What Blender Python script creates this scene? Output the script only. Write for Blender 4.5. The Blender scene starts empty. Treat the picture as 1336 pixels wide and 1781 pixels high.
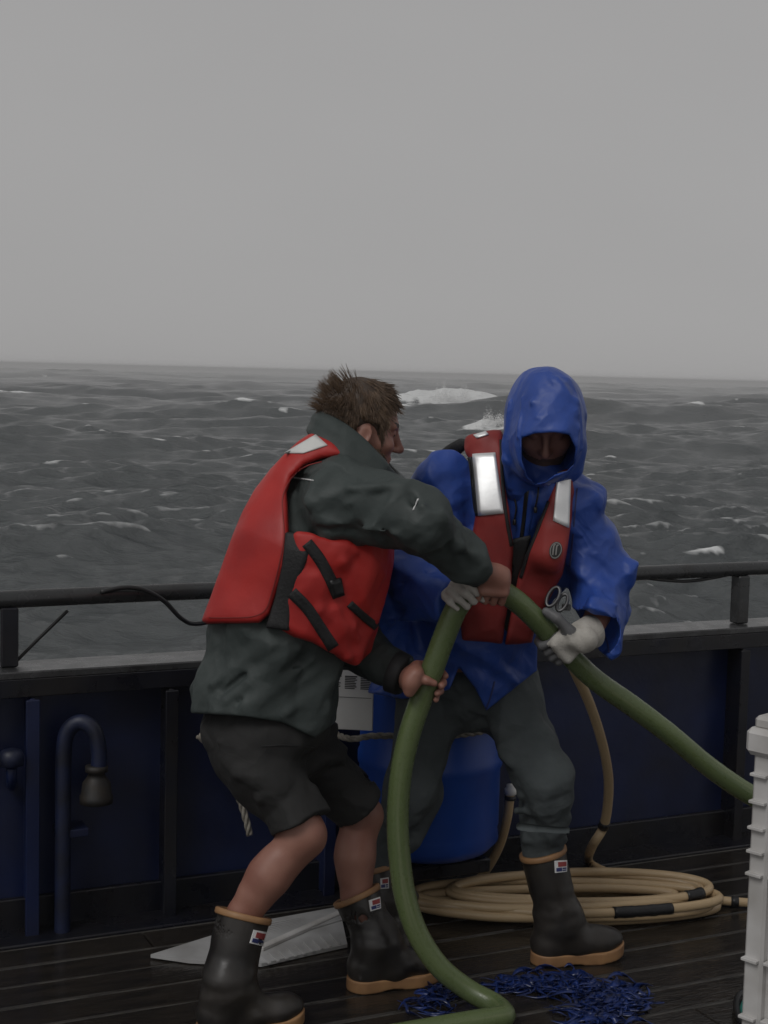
import bpy, bmesh, math, random
import numpy as np
from mathutils import Vector, Matrix
random.seed(7); RNG = np.random.default_rng(11)
SC = bpy.context.scene
COL = SC.collection
rad = math.radians

# ------------------------------------------------------------------ camera, world, sun, exposure
CAM_H = 1.71                       # eye height above the deck
F_PX = 2600.0                      # focal length in pixels of the 1336 x 1781 photograph
PITCH = math.atan((890.5 - 647.0) / F_PX)
ROLL = math.atan(34.0 / 1336.0)
_F = np.array([0, math.cos(PITCH), -math.sin(PITCH)])
_R0 = np.array([1.0, 0, 0]); _U0 = np.array([0, math.sin(PITCH), math.cos(PITCH)])
_R = math.cos(ROLL) * _R0 + math.sin(ROLL) * _U0
_U = -math.sin(ROLL) * _R0 + math.cos(ROLL) * _U0
CAM = np.array([0, 0, CAM_H])

cd = bpy.data.cameras.new('camera'); cam = bpy.data.objects.new('camera', cd); COL.objects.link(cam)
cd.sensor_fit = 'VERTICAL'; cd.sensor_height = 36.0; cd.sensor_width = 27.0
cd.lens = 36.0 * F_PX / 1781.0
cd.clip_start = 0.1; cd.clip_end = 30000
M = Matrix(((_R[0], _U[0], -_F[0], CAM[0]), (_R[1], _U[1], -_F[1], CAM[1]), (_R[2], _U[2], -_F[2], CAM[2]), (0, 0, 0, 1)))
cam.matrix_world = M
SC.camera = cam

SUN_DIR = np.array([-0.36, -0.56, 0.75]); SUN_DIR /= np.linalg.norm(SUN_DIR)   # towards the bright part of the cloud
SUN_E = .95; SUN_ANGLE = 25; SKY_STRENGTH = 0.1; SKY_GREY = 3.38; EXPOSURE = 0.0
world = bpy.data.worlds.new('World'); SC.world = world; world.use_nodes = True
nt = world.node_tree; nt.nodes.clear()
out = nt.nodes.new('ShaderNodeOutputWorld'); bg = nt.nodes.new('ShaderNodeBackground')
bg.inputs['Strength'].default_value = SKY_STRENGTH
sky = nt.nodes.new('ShaderNodeTexSky'); sky.sky_type = 'NISHITA'; sky.sun_disc = False
sky.sun_elevation = math.asin(SUN_DIR[2]); sky.sun_rotation = math.atan2(SUN_DIR[0], SUN_DIR[1]) % (2 * math.pi)
hs = nt.nodes.new('ShaderNodeHueSaturation'); hs.inputs['Saturation'].default_value = 0.05
nt.links.new(sky.outputs[0], hs.inputs['Color'])
tc = nt.nodes.new('ShaderNodeTexCoord'); nz = nt.nodes.new('ShaderNodeTexNoise')
mp = nt.nodes.new('ShaderNodeMapping'); mp.inputs['Scale'].default_value = (1, 1, 2.2)
nz.inputs['Scale'].default_value = 2.2; nz.inputs['Detail'].default_value = 4
nt.links.new(tc.outputs['Generated'], mp.inputs[0]); nt.links.new(mp.outputs[0], nz.inputs['Vector'])
cr = nt.nodes.new('ShaderNodeMapRange')
cr.inputs['From Min'].default_value = .3; cr.inputs['From Max'].default_value = .7
cr.inputs['To Min'].default_value = SKY_GREY * .965; cr.inputs['To Max'].default_value = SKY_GREY * 1.035
nt.links.new(nz.outputs['Fac'], cr.inputs['Value'])
tint = nt.nodes.new('ShaderNodeVectorMath'); tint.operation = 'SCALE'
tint.inputs[0].default_value = (1.0, 0.985, 0.985)
nt.links.new(cr.outputs[0], tint.inputs['Scale'])
mx = nt.nodes.new('ShaderNodeMix'); mx.data_type = 'RGBA'; mx.inputs['Factor'].default_value = .92   # thick cloud over the clear sky
nt.links.new(hs.outputs[0], mx.inputs['A']); nt.links.new(tint.outputs[0], mx.inputs['B'])
nt.links.new(mx.outputs['Result'], bg.inputs['Color']); nt.links.new(bg.outputs[0], out.inputs[0])

sl = bpy.data.lights.new('sun', 'SUN'); so = bpy.data.objects.new('sun', sl); COL.objects.link(so)
sl.energy = SUN_E; sl.angle = rad(SUN_ANGLE); sl.color = (1, .985, .965)
so.rotation_euler = Vector(-SUN_DIR).to_track_quat('-Z', 'Y').to_euler()
SC.view_settings.view_transform = 'Standard'; SC.view_settings.look = 'None'
SC.view_settings.exposure = EXPOSURE; SC.view_settings.gamma = 1.0
try: SC.view_settings.use_curve_mapping = False
except Exception: pass
SC.render.engine = 'CYCLES'
SC.cycles.max_bounces = 6; SC.cycles.volume_bounces = 0; SC.cycles.use_denoising = True

# ------------------------------------------------------------------ geometry helpers
def nrm(v):
    v = np.asarray(v, float); return v / np.linalg.norm(v)
def W(px, py, Y):
    """the world point seen at pixel (px, py) of the photograph, Y metres ahead"""
    d = _F * F_PX + _R * (px - 668.0) - _U * (py - 890.5)
    return CAM + d * (Y / d[1])
def Wz(px, py, z):
    d = _F * F_PX + _R * (px - 668.0) - _U * (py - 890.5)
    return CAM + d * ((z - CAM_H) / d[2])
def proj(X, Y, Z):
    dx, dy, dz = X, Y, Z - CAM_H
    zf = dx * _F[0] + dy * _F[1] + dz * _F[2]
    u = 668 + F_PX * (dx * _R[0] + dy * _R[1] + dz * _R[2]) / zf
    v = 890.5 - F_PX * (dx * _U[0] + dy * _U[1] + dz * _U[2]) / zf
    return u, v, zf / F_PX

def props(o, label=None, cat=None, group=None, kind=None):
    if label: o['label'] = label
    if cat: o['category'] = cat
    if group: o['group'] = group
    if kind: o['kind'] = kind
    return o
def wloc(o):
    p = np.zeros(3)
    while o is not None:
        p += np.array(o.location); o = o.parent
    return p
def empty(name, loc, label, cat, group=None):
    o = bpy.data.objects.new(name, None); COL.objects.link(o); o.location = loc
    o.empty_display_size = .1
    return props(o, label, cat, group)
def mesh_data(name, V, Fc, mats, smooth=True, mi=None):
    V = np.asarray(V, np.float32)
    me = bpy.data.meshes.new(name)
    if isinstance(Fc, np.ndarray):
        n, k = Fc.shape
        me.vertices.add(len(V)); me.vertices.foreach_set('co', V.ravel())
        me.loops.add(n * k); me.loops.foreach_set('vertex_index', Fc.ravel().astype(np.int32))
        me.polygons.add(n); me.polygons.foreach_set('loop_start', np.arange(0, n * k, k, dtype=np.int32))
        me.update(calc_edges=True)
    else:
        me.from_pydata([tuple(map(float, v)) for v in V], [], [tuple(int(i) for i in f) for f in Fc])
    for m in (mats if isinstance(mats, (list, tuple)) else [mats]): me.materials.append(m)
    if mi is not None: me.polygons.foreach_set('material_index', np.asarray(mi, np.int32))
    me.polygons.foreach_set('use_smooth', np.full(len(me.polygons), bool(smooth)))
    me.update()
    return me
def mk(name, VF, mats, parent=None, origin=None, smooth=True, mi=None, label=None, cat=None, group=None, kind=None):
    """link VF (world-space vertices, faces) as ONE object, child of parent when given"""
    V, Fc = VF
    V = np.asarray(V, float)
    org = np.asarray(origin, float) if origin is not None else (wloc(parent) if parent else np.zeros(3))
    me = mesh_data(name, V - org, Fc, mats, smooth, mi)
    o = bpy.data.objects.new(name, me); COL.objects.link(o)
    if parent: o.parent = parent; o.location = org - wloc(parent)
    else: o.location = org
    return props(o, label, cat, group, kind)
def join(*parts):
    V = []; Fc = []; n = 0
    for v, f in parts:
        V.extend(np.asarray(v, float).tolist()); Fc.extend([[int(i) + n for i in q] for q in f]); n += len(v)
    return np.array(V), Fc
def basis(f, up=(0, 0, 1)):
    f = nrm(f); r = nrm(np.cross(f, up)); u = np.cross(r, f); return f, r, u
def box(c, half, ax=None, bev=.003):
    bm = bmesh.new(); bmesh.ops.create_cube(bm, size=2)
    for v in bm.verts: v.co = Vector((v.co.x * half[0], v.co.y * half[1], v.co.z * half[2]))
    if bev: bmesh.ops.bevel(bm, geom=list(bm.edges), offset=bev, segments=1, affect='EDGES', profile=.5)
    bm.verts.ensure_lookup_table(); bm.verts.index_update()
    V = np.array([v.co[:] for v in bm.verts]); Fc = [[v.index for v in f.verts] for f in bm.faces]; bm.free()
    if ax is not None: V = V @ np.array(ax)
    return V + np.asarray(c), Fc
def spline(P, n=8):
    P = np.asarray(P, float)
    Q = np.vstack([2 * P[0] - P[1], P, 2 * P[-1] - P[-2]]); outp = []
    for i in range(1, len(Q) - 2):
        for t in np.arange(n) / n:
            a, b, c, d = Q[i - 1:i + 3]
            outp.append(.5 * ((2 * b) + (c - a) * t + (2 * a - 5 * b + 4 * c - d) * t * t + (3 * b - a - 3 * c + d) * t ** 3))
    outp.append(P[-1]); return np.array(outp)
def tube(P, r, sides=14, caps=True, wob=0.0):
    """swept tube through points P with radius r (number or one per point)"""
    P = np.asarray(P, float); n = len(P); r = np.broadcast_to(np.asarray(r, float), (n,))
    T = np.gradient(P, axis=0); T /= np.linalg.norm(T, axis=1)[:, None] + 1e-12
    a = np.array([0, 0, 1.0]) if abs(T[0][2]) < .9 else np.array([1.0, 0, 0])
    N = nrm(np.cross(T[0], a)); V = []
    ang = np.arange(sides) * 2 * math.pi / sides
    for i in range(n):
        N = nrm(N - T[i] * np.dot(N, T[i])); B = np.cross(T[i], N)
        rr = r[i] * (1 + wob * RNG.standard_normal())
        V.append(P[i] + rr * (np.cos(ang)[:, None] * N + np.sin(ang)[:, None] * B))
    V = np.vstack(V); Fc = []
    for i in range(n - 1):
        for j in range(sides):
            k = (j + 1) % sides
            Fc.append([i * sides + j, i * sides + k, (i + 1) * sides + k, (i + 1) * sides + j])
    if caps:
        Fc.append(list(range(sides))[::-1]); Fc.append([(n - 1) * sides + j for j in range(sides)])
    return V, Fc
def lathe(c, axis, prof, sides=20):
    """profile [(distance along axis, radius)] turned about axis through c"""
    P = [np.asarray(c) + nrm(axis) * d for d, _ in prof]
    f, r, u = basis(axis, (0, 0, 1) if abs(nrm(axis)[2]) < .9 else (0, 1, 0))
    ang = np.arange(sides) * 2 * math.pi / sides; V = []
    for p, (d, rr) in zip(P, prof): V.append(p + rr * (np.cos(ang)[:, None] * r + np.sin(ang)[:, None] * u))
    V = np.vstack(V); n = len(prof); Fc = []
    for i in range(n - 1):
        for j in range(sides):
            k = (j + 1) % sides; Fc.append([i * sides + j, (i + 1) * sides + j, (i + 1) * sides + k, i * sides + k])
    Fc.append(list(range(sides))); Fc.append([(n - 1) * sides + j for j in range(sides)][::-1])
    return V, Fc

# ------------------------------------------------------------------ signed-distance modelling
def vnoise(P, seed=0):
    P = np.asarray(P, np.float64); I = np.floor(P).astype(np.int64); f = P - I; u = f * f * (3 - 2 * f)
    def h(dx, dy, dz):
        n = ((I[:, 0] + dx) * 73856093) ^ ((I[:, 1] + dy) * 19349663) ^ ((I[:, 2] + dz) * 83492791) ^ (seed * 2654435761 + 97)
        n = (n ^ (n >> 13)) & 0xffffffff; n = (n * 1274126177) & 0xffffffff; n = (n ^ (n >> 16)) & 0xffff
        return n / 32767.5 - 1
    r = 0
    for dx in (0, 1):
        wx = u[:, 0] if dx else 1 - u[:, 0]
        for dy in (0, 1):
            wy = u[:, 1] if dy else 1 - u[:, 1]
            for dz in (0, 1):
                wz = u[:, 2] if dz else 1 - u[:, 2]
                r = r + wx * wy * wz * h(dx, dy, dz)
    return r
def smin(a, b, k):
    if k <= 0: return np.minimum(a, b)
    h = np.clip(.5 + .5 * (b - a) / k, 0, 1); return b + (a - b) * h - k * h * (1 - h)

def cap(a, b, ra, rb=None, n=None, s=1.0, cuta=False, cutb=False):
    """tapered capsule a-b; n, s: stretch the section by s along n; cuta/cutb: flat ends"""
    a = np.asarray(a, float); b = np.asarray(b, float); rb = ra if rb is None else rb
    ba = b - a; L2 = float(ba @ ba) + 1e-12; m = max(ra, rb) * max(1, s) + .001
    nn = nrm(n) if n is not None else None; L = math.sqrt(L2)
    def fn(X, Y, Z):
        x = X - a[0]; y = Y - a[1]; z = Z - a[2]
        t0 = (x * ba[0] + y * ba[1] + z * ba[2]) / L2
        t = np.clip(t0, 0, 1)
        dx = x - t * ba[0]; dy = y - t * ba[1]; dz = z - t * ba[2]
        if nn is not None:
            q = (dx * nn[0] + dy * nn[1] + dz * nn[2]) * (1 / s - 1)
            dx = dx + q * nn[0]; dy = dy + q * nn[1]; dz = dz + q * nn[2]
        d = np.sqrt(dx * dx + dy * dy + dz * dz) - (ra + (rb - ra) * t)
        if nn is not None: d = d * (.5 + .5 * min(s, 1.5))
        if cutb: d = np.maximum(d, (t0 - 1) * L)
        if cuta: d = np.maximum(d, -t0 * L)
        return d
    return fn, np.minimum(a, b) - m, np.maximum(a, b) + m
def ell(c, R3, radii):
    """ellipsoid: rows of R3 are its axes"""
    c = np.asarray(c, float); R3 = np.asarray(R3, float); ra = np.asarray(radii, float); m = ra.max() + .001
    def fn(X, Y, Z):
        x = X - c[0]; y = Y - c[1]; z = Z - c[2]
        k0 = 0; k1 = 0
        for i in range(3):
            q = x * R3[i, 0] + y * R3[i, 1] + z * R3[i, 2]
            k0 = k0 + (q / ra[i]) ** 2; k1 = k1 + (q / ra[i] ** 2) ** 2
        k0 = np.sqrt(k0); return k0 * (k0 - 1) / (np.sqrt(k1) + 1e-9)
    return fn, c - m, c + m
def rbox(c, R3, half, r):
    c = np.asarray(c, float); R3 = np.asarray(R3, float); h = np.asarray(half, float) - r; m = float(np.linalg.norm(half)) + .001
    def fn(X, Y, Z):
        x = X - c[0]; y = Y - c[1]; z = Z - c[2]; o = 0; ins = -1e9
        for i in range(3):
            q = np.abs(x * R3[i, 0] + y * R3[i, 1] + z * R3[i, 2]) - h[i]
            o = o + np.maximum(q, 0) ** 2; ins = np.maximum(ins, q)
        return np.sqrt(o) + np.minimum(ins, 0) - r
    return fn, c - m, c + m
def poly_prism(poly):
    """region whose outline seen from the camera's place is poly; cuts panels of a garment"""
    P = np.asarray(poly, float)
    def fn(X, Y, Z):
        u, v, s = proj(X, Y, Z)
        d = np.full(u.shape, 1e18); sg = np.ones(u.shape)
        for i in range(len(P)):
            a = P[i]; b = P[i - 1]; ex, ey = b - a
            wx = u - a[0]; wy = v - a[1]
            t = np.clip((wx * ex + wy * ey) / (ex * ex + ey * ey), 0, 1)
            d = np.minimum(d, (wx - ex * t) ** 2 + (wy - ey * t) ** 2)
            c1 = v >= a[1]; c2 = v < b[1]; c3 = ex * wy > ey * wx
            flip = (c1 & c2 & c3) | (~c1 & ~c2 & ~c3)
            sg = np.where(flip, -sg, sg)
        return sg * np.sqrt(d) * s
    return fn
class Vol:
    def __init__(s, lo, hi, h):
        s.lo = np.asarray(lo, float); s.h = h
        s.n = tuple(int(math.ceil((b - a) / h)) + 1 for a, b in zip(lo, hi))
        s.F = np.full(s.n, .3, np.float32)
    def copy(s):
        v = Vol.__new__(Vol); v.lo = s.lo.copy(); v.h = s.h; v.n = s.n; v.F = s.F.copy(); return v
    def win(s, lo, hi):
        i0 = np.clip(np.floor((np.asarray(lo) - s.lo) / s.h).astype(int), 0, s.n)
        i1 = np.clip(np.ceil((np.asarray(hi) - s.lo) / s.h).astype(int) + 1, 0, s.n)
        ax = [(s.lo[d] + np.arange(i0[d], i1[d]) * s.h).astype(np.float32) for d in range(3)]
        return tuple(slice(i0[d], i1[d]) for d in range(3)), ax[0][:, None, None], ax[1][None, :, None], ax[2][None, None, :]
    def add(s, prim, k=.02):
        fn, lo, hi = prim; m = k + 4 * s.h + .012
        sl_, X, Y, Z = s.win(lo - m, hi + m)
        if min(X.size, Y.size, Z.size) == 0: return s
        s.F[sl_] = smin(s.F[sl_], fn(X, Y, Z), k); return s
    def sub(s, prim, k=.01):
        fn, lo, hi = prim; m = k + 3 * s.h
        sl_, X, Y, Z = s.win(lo - m, hi + m)
        if min(X.size, Y.size, Z.size) == 0: return s
        s.F[sl_] = -smin(-s.F[sl_], fn(X, Y, Z), k); return s
    def keep(s, fn, k=.01):
        sl_, X, Y, Z = s.win(s.lo, s.lo + np.array(s.n) * s.h)
        s.F = (-smin(-s.F, -fn(X, Y, Z), k)).astype(np.float32); return s
    def cutout(s, fn, k=.01):
        sl_, X, Y, Z = s.win(s.lo, s.lo + np.array(s.n) * s.h)
        s.F = (-smin(-s.F, fn(X, Y, Z), k)).astype(np.float32); return s
    def offset(s, d): s.F = s.F - np.float32(d); return s
    def noise(s, amp, freq, seed=0, A=None, ridged=False, octaves=2, mask=None):
        idx = np.argwhere(np.abs(s.F) < amp * 2.2 + 2.5 * s.h)
        P = s.lo + idx * s.h
        Q = (P @ np.asarray(A).T if A is not None else P) * freq
        Wp = vnoise(Q * .6, seed + 50); Q = Q + .6 * Wp[:, None]
        v = 0; a = 1; tot = 0
        for o in range(octaves):
            n = vnoise(Q * 2 ** o + 13.7 * o, seed + o)
            v = v + a * ((1 - 2.2 * np.abs(n)) if ridged else n); tot += a; a *= .5
        v = v / tot * amp
        if mask is not None: v = v * mask(P)
        s.F[tuple(idx.T)] -= v.astype(np.float32); return s
    def crumple(s, amp, wl_, seed=0, n=6, warp=.35, mask=None):
        """creased cloth: flat facets that meet in crisp folds"""
        idx = np.argwhere(np.abs(s.F) < amp * 2.2 + 2.5 * s.h); P = s.lo + idx * s.h
        rng = np.random.default_rng(seed); w = vnoise(P * 5.5, seed + 3); w2 = vnoise(P * 5.5 + 31.7, seed + 4); v = np.zeros(len(P))
        for i in range(n):
            d = nrm(rng.standard_normal(3)); L = wl_ * rng.uniform(.7, 1.7)
            q = (P @ d) / L + rng.random() + warp * (w * rng.normal() + w2 * rng.normal())
            tri = 2 * np.abs(q - np.floor(q) - .5); g = np.clip(.5 + 1.3 * vnoise(P * 3.1 + 7.3 * i, seed + 20 + i), 0, 1)
            v += (tri - .5) * g * L / wl_
        v = v * amp / (.35 * math.sqrt(n))
        if mask is not None: v = v * mask(P)
        s.F[tuple(idx.T)] -= v.astype(np.float32); return s
    def mesh(s):
        F = s.F; nx, ny, nz_ = s.n; ins = F < 0
        c = np.zeros((nx - 1, ny - 1, nz_ - 1), np.uint8)
        for dx in (0, 1):
            for dy in (0, 1):
                for dz in (0, 1): c += ins[dx:nx - 1 + dx, dy:ny - 1 + dy, dz:nz_ - 1 + dz]
        act = (c > 0) & (c < 8); idx = np.argwhere(act)
        ids = np.full(c.shape, -1, np.int32); ids[act] = np.arange(len(idx))
        acc = np.zeros((len(idx), 3)); cnt = np.zeros(len(idx))
        I, J, K = idx.T
        cor = {(a, b, d): F[I + a, J + b, K + d] for a in (0, 1) for b in (0, 1) for d in (0, 1)}
        for p in cor:
            for d in range(3):
                if p[d] == 0:
                    q = list(p); q[d] = 1; q = tuple(q); A, B = cor[p], cor[q]
                    m = (A < 0) != (B < 0); t = np.where(m, A / np.where(m, A - B, 1), 0)
                    pos = np.array(p, float)[None].repeat(len(idx), 0); pos[:, d] = t
                    acc += pos * m[:, None]; cnt += m
        V = s.lo + s.h * (idx + acc / cnt[:, None]); faces = []
        for d in range(3):
            e1, e2 = (d + 1) % 3, (d + 2) % 3
            a = [slice(None)] * 3; b = [slice(None)] * 3; a[d] = slice(0, -1); b[d] = slice(1, None)
            A = ins[tuple(a)]; B = ins[tuple(b)]
            g = np.argwhere(A != B)
            ok = (g[:, e1] > 0) & (g[:, e2] > 0) & (g[:, e1] < s.n[e1] - 1) & (g[:, e2] < s.n[e2] - 1); g = g[ok]
            if len(g) == 0: continue
            def cid(o1, o2):
                h = g.copy(); h[:, e1] -= o1; h[:, e2] -= o2; return ids[tuple(h.T)]
            q = np.stack([cid(1, 1), cid(0, 1), cid(0, 0), cid(1, 0)], 1)
            fl = ~A[tuple(g.T)]; q[fl] = q[fl][:, ::-1]; faces.append(q)
        return V, np.vstack(faces)
    def at(s, P):
        q = (P - s.lo) / s.h; q = np.clip(q, 0, np.array(s.n) - 1.001); i = q.astype(int); f = q - i; r = 0
        for a in (0, 1):
            for b in (0, 1):
                for d in (0, 1):
                    w = (f[..., 0] if a else 1 - f[..., 0]) * (f[..., 1] if b else 1 - f[..., 1]) * (f[..., 2] if d else 1 - f[..., 2])
                    r = r + w * s.F[i[..., 0] + a, i[..., 1] + b, i[..., 2] + d]
        return r
    def inside(s, P): return np.all((P >= s.lo) & (P <= s.lo + (np.array(s.n) - 1) * s.h), -1)
    def hit(s, uv, off=.003, ymax=6.0):
        """where the sight line of each pixel first meets the surface, lifted by off along the normal"""
        uv = np.asarray(uv, float); N = len(uv)
        D = _F[None] * F_PX + _R[None] * (uv[:, 0:1] - 668) - _U[None] * (uv[:, 1:2] - 890.5); D = D / D[:, 1:2]
        ys = np.arange(s.lo[1], s.lo[1] + s.n[1] * s.h, s.h * .6)
        got = np.full(N, np.nan); prev = None
        for y in ys:
            P = CAM + D * y; v = np.where(s.inside(P), s.at(P), .3)
            if prev is not None:
                m = np.isnan(got) & (v < 0); t = np.where(m, prev / np.where(m, prev - v, 1), 0)
                got = np.where(m, y - (1 - t) * s.h * .6, got)
            prev = v
        ok = ~np.isnan(got); got = np.where(ok, got, np.nanmedian(got) if ok.any() else 4.0)
        P = CAM + D * got[:, None]; e = s.h * 1.5; G = np.zeros_like(P)
        for d in range(3):
            o = np.zeros(3); o[d] = e; G[:, d] = s.at(P + o) - s.at(P - o)
        G /= np.linalg.norm(G, axis=1)[:, None] + 1e-9
        return P + G * off, G
def smooth_mesh(VF, it=2, lam=.5):
    V, Fc = VF
    E = np.vstack([Fc[:, [0, 1]], Fc[:, [1, 2]], Fc[:, [2, 3]], Fc[:, [3, 0]]])
    for _ in range(it):
        A = np.zeros_like(V); C = np.zeros(len(V))
        for k in range(3):
            A[:, k] = np.bincount(E[:, 0], V[E[:, 1], k], len(V)) + np.bincount(E[:, 1], V[E[:, 0], k], len(V))
        C = np.bincount(E[:, 0], minlength=len(V)) + np.bincount(E[:, 1], minlength=len(V))
        V = V + lam * (A / C[:, None] - V)
    return V, Fc
def patch(vol, quad, nu=8, nv=8, off=.003, th=.003):
    """a thin sewn-on piece that follows the surface of vol; quad = its corners in the photograph"""
    q = np.asarray(quad, float); uu, vv = np.meshgrid(np.linspace(0, 1, nu), np.linspace(0, 1, nv))
    uu = uu.ravel()[:, None]; vv = vv.ravel()[:, None]
    uv = (q[0] * (1 - uu) + q[1] * uu) * (1 - vv) + (q[3] * (1 - uu) + q[2] * uu) * vv
    P, G = vol.hit(uv, off); B = P - G * th; n = nu * nv; Fc = []
    for j in range(nv - 1):
        for i in range(nu - 1):
            a = j * nu + i; Fc.append([a, a + nu, a + nu + 1, a + 1]); Fc.append([n + a, n + a + 1, n + a + nu + 1, n + a + nu])
    rim = [j * nu for j in range(nv)] + [(nv - 1) * nu + i for i in range(1, nu)] + [j * nu + nu - 1 for j in range(nv - 2, -1, -1)] + [i for i in range(nu - 2, 0, -1)]
    for a, b in zip(rim, rim[1:] + rim[:1]): Fc.append([a, n + a, n + b, b])
    return np.vstack([P, B]), Fc
def band(vol, path, width, n=24, off=.003, th=.003):
    """webbing strip of given pixel width along a path over the surface of vol"""
    p = spline(np.array([(x, y, 0) for x, y in path], float), 8)[:, :2]
    t = np.gradient(p, axis=0); t /= np.linalg.norm(t, axis=1)[:, None]; nn = np.stack([-t[:, 1], t[:, 0]], 1)
    m = len(p); nu = 4; rows = [p + nn * width * (a - .5) for a in np.linspace(0, 1, nu)]
    uv = np.stack(rows, 1).reshape(-1, 2)
    P, G = vol.hit(uv, off)
    P = P.reshape(m, nu, 3); G = G.reshape(m, nu, 3)
    for _ in range(3):
        P[1:-1] = .5 * P[1:-1] + .25 * (P[:-2] + P[2:])
    P = P.reshape(-1, 3); G = G.reshape(-1, 3); B = P - G * th; N = m * nu; Fc = []
    for j in range(m - 1):
        for i in range(nu - 1):
            a = j * nu + i; Fc.append([a, a + 1, a + nu + 1, a + nu]); Fc.append([N + a, N + a + nu, N + a + nu + 1, N + a + 1])
    rim = [i for i in range(nu)] + [j * nu + nu - 1 for j in range(1, m)] + [(m - 1) * nu + i for i in range(nu - 2, -1, -1)] + [j * nu for j in range(m - 2, 0, -1)]
    for a, b in zip(rim, rim[1:] + rim[:1]): Fc.append([a, N + a, N + b, b])
    return np.vstack([P, B]), Fc

# ------------------------------------------------------------------ materials
def mat(name, col, rough=.6, col2=None, nscale=8, bump=.0, bscale=60, metal=0, spec=.5, rough2=None, stretch=None, coat=0, weave=0, bdist=.004, wet=0, sheen=0, detail=4, crease=0, cscale=6):
    m = bpy.data.materials.new(name); m.use_nodes = True; t = m.node_tree; b = t.nodes['Principled BSDF']
    b.inputs['Roughness'].default_value = rough; b.inputs['Metallic'].default_value = metal
    b.inputs['Specular IOR Level'].default_value = spec
    if coat: b.inputs['Coat Weight'].default_value = coat; b.inputs['Coat Roughness'].default_value = .15
    if sheen: b.inputs['Sheen Weight'].default_value = sheen
    tcn = t.nodes.new('ShaderNodeTexCoord'); mpn = t.nodes.new('ShaderNodeMapping')
    t.links.new(tcn.outputs['Object'], mpn.inputs[0])
    if stretch: mpn.inputs['Scale'].default_value = stretch
    n1 = t.nodes.new('ShaderNodeTexNoise'); n1.inputs['Scale'].default_value = nscale; n1.inputs['Detail'].default_value = detail
    t.links.new(mpn.outputs[0], n1.inputs['Vector'])
    rmp = t.nodes.new('ShaderNodeMapRange'); rmp.inputs['From Min'].default_value = .33; rmp.inputs['From Max'].default_value = .67
    t.links.new(n1.outputs['Fac'], rmp.inputs['Value'])
    c2 = col2 or tuple(x * .7 for x in col)
    mxn = t.nodes.new('ShaderNodeMix'); mxn.data_type = 'RGBA'
    mxn.inputs['A'].default_value = (*col, 1); mxn.inputs['B'].default_value = (*c2, 1)
    t.links.new(rmp.outputs[0], mxn.inputs['Factor']); t.links.new(mxn.outputs['Result'], b.inputs['Base Color'])
    if rough2 is not None:
        n3 = t.nodes.new('ShaderNodeTexNoise'); n3.inputs['Scale'].default_value = nscale * 1.7; n3.inputs['Detail'].default_value = 5
        t.links.new(mpn.outputs[0], n3.inputs['Vector'])
        r3 = t.nodes.new('ShaderNodeMapRange'); r3.inputs['From Min'].default_value = .4; r3.inputs['From Max'].default_value = .6
        r3.inputs['To Min'].default_value = rough; r3.inputs['To Max'].default_value = rough2
        t.links.new(n3.outputs['Fac'], r3.inputs['Value']); t.links.new(r3.outputs[0], b.inputs['Roughness'])
    if bump:
        n2 = t.nodes.new('ShaderNodeTexNoise'); n2.inputs['Scale'].default_value = bscale; n2.inputs['Detail'].default_value = 5
        t.links.new(mpn.outputs[0], n2.inputs['Vector'])
        bp = t.nodes.new('ShaderNodeBump'); bp.inputs['Strength'].default_value = bump; bp.inputs['Distance'].default_value = bdist
        t.links.new(n2.outputs['Fac'], bp.inputs['Height']); t.links.new(bp.outputs[0], b.inputs['Normal'])
        if crease:                                   # crumpled cloth: creased facets
            nd = t.nodes.new('ShaderNodeTexNoise'); nd.inputs['Scale'].default_value = cscale * .7; nd.inputs['Detail'].default_value = 2
            t.links.new(tcn.outputs['Object'], nd.inputs['Vector'])
            mxv = t.nodes.new('ShaderNodeMix'); mxv.data_type = 'RGBA'; mxv.inputs['Factor'].default_value = .22
            t.links.new(tcn.outputs['Object'], mxv.inputs['A']); t.links.new(nd.outputs['Color'], mxv.inputs['B'])
            vo = t.nodes.new('ShaderNodeTexVoronoi'); vo.inputs['Scale'].default_value = cscale; vo.inputs['Detail'].default_value = 1.2; vo.inputs['Roughness'].default_value = .45
            t.links.new(mxv.outputs['Result'], vo.inputs['Vector'])
            b2 = t.nodes.new('ShaderNodeBump'); b2.inputs['Strength'].default_value = crease; b2.inputs['Distance'].default_value = .02
            t.links.new(vo.outputs['Distance'], b2.inputs['Height']); t.links.new(b2.outputs[0], bp.inputs['Normal'])
    return m
MT = {}
MT['steel_blue'] = mat('blue_hull_paint', (.006, .013, .056), .48, (.0055, .007, .020), 3.0, .25, 18, rough2=.3, bdist=.006)
MT['steel_dark'] = mat('dark_paint', (.005, .006, .012), .42, (.009, .008, .009), 6, .25, 30, rough2=.25)
MT['rail'] = mat('wet_rail_paint', (.034, .036, .038), .34, (.022, .022, .022), 9, .2, 50, rough2=.2)
MT['cap'] = mat('worn_cap_paint', (.05, .051, .053), .32, (.026, .026, .027), 12, .2, 40, rough2=.25)
MT['pipe_blue'] = mat('blue_pipe_paint', (.006, .012, .045), .5, (.005, .007, .018), 14, .2, 40)
MT['brass'] = mat('tarnished_fitting', (.008, .008, .008), .6, (.018, .013, .009), 25, .3, 60)
MT['plank'] = mat('wet_deck_wood', (.013, .0115, .010), .24, (.027, .022, .018), 5, .45, 22, rough2=.05, stretch=(1, 6, 1), bdist=.004)
MT['seam'] = mat('pale_seam_filler', (.085, .08, .072), .3, (.03, .028, .026), 14, .2, 50)
MT['deck'] = mat('deck_underlay', (.012, .011, .01), .5)
MT['drum'] = mat('blue_drum_plastic', (.014, .078, .40), .4, (.010, .05, .28), 4, .08, 30)
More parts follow.
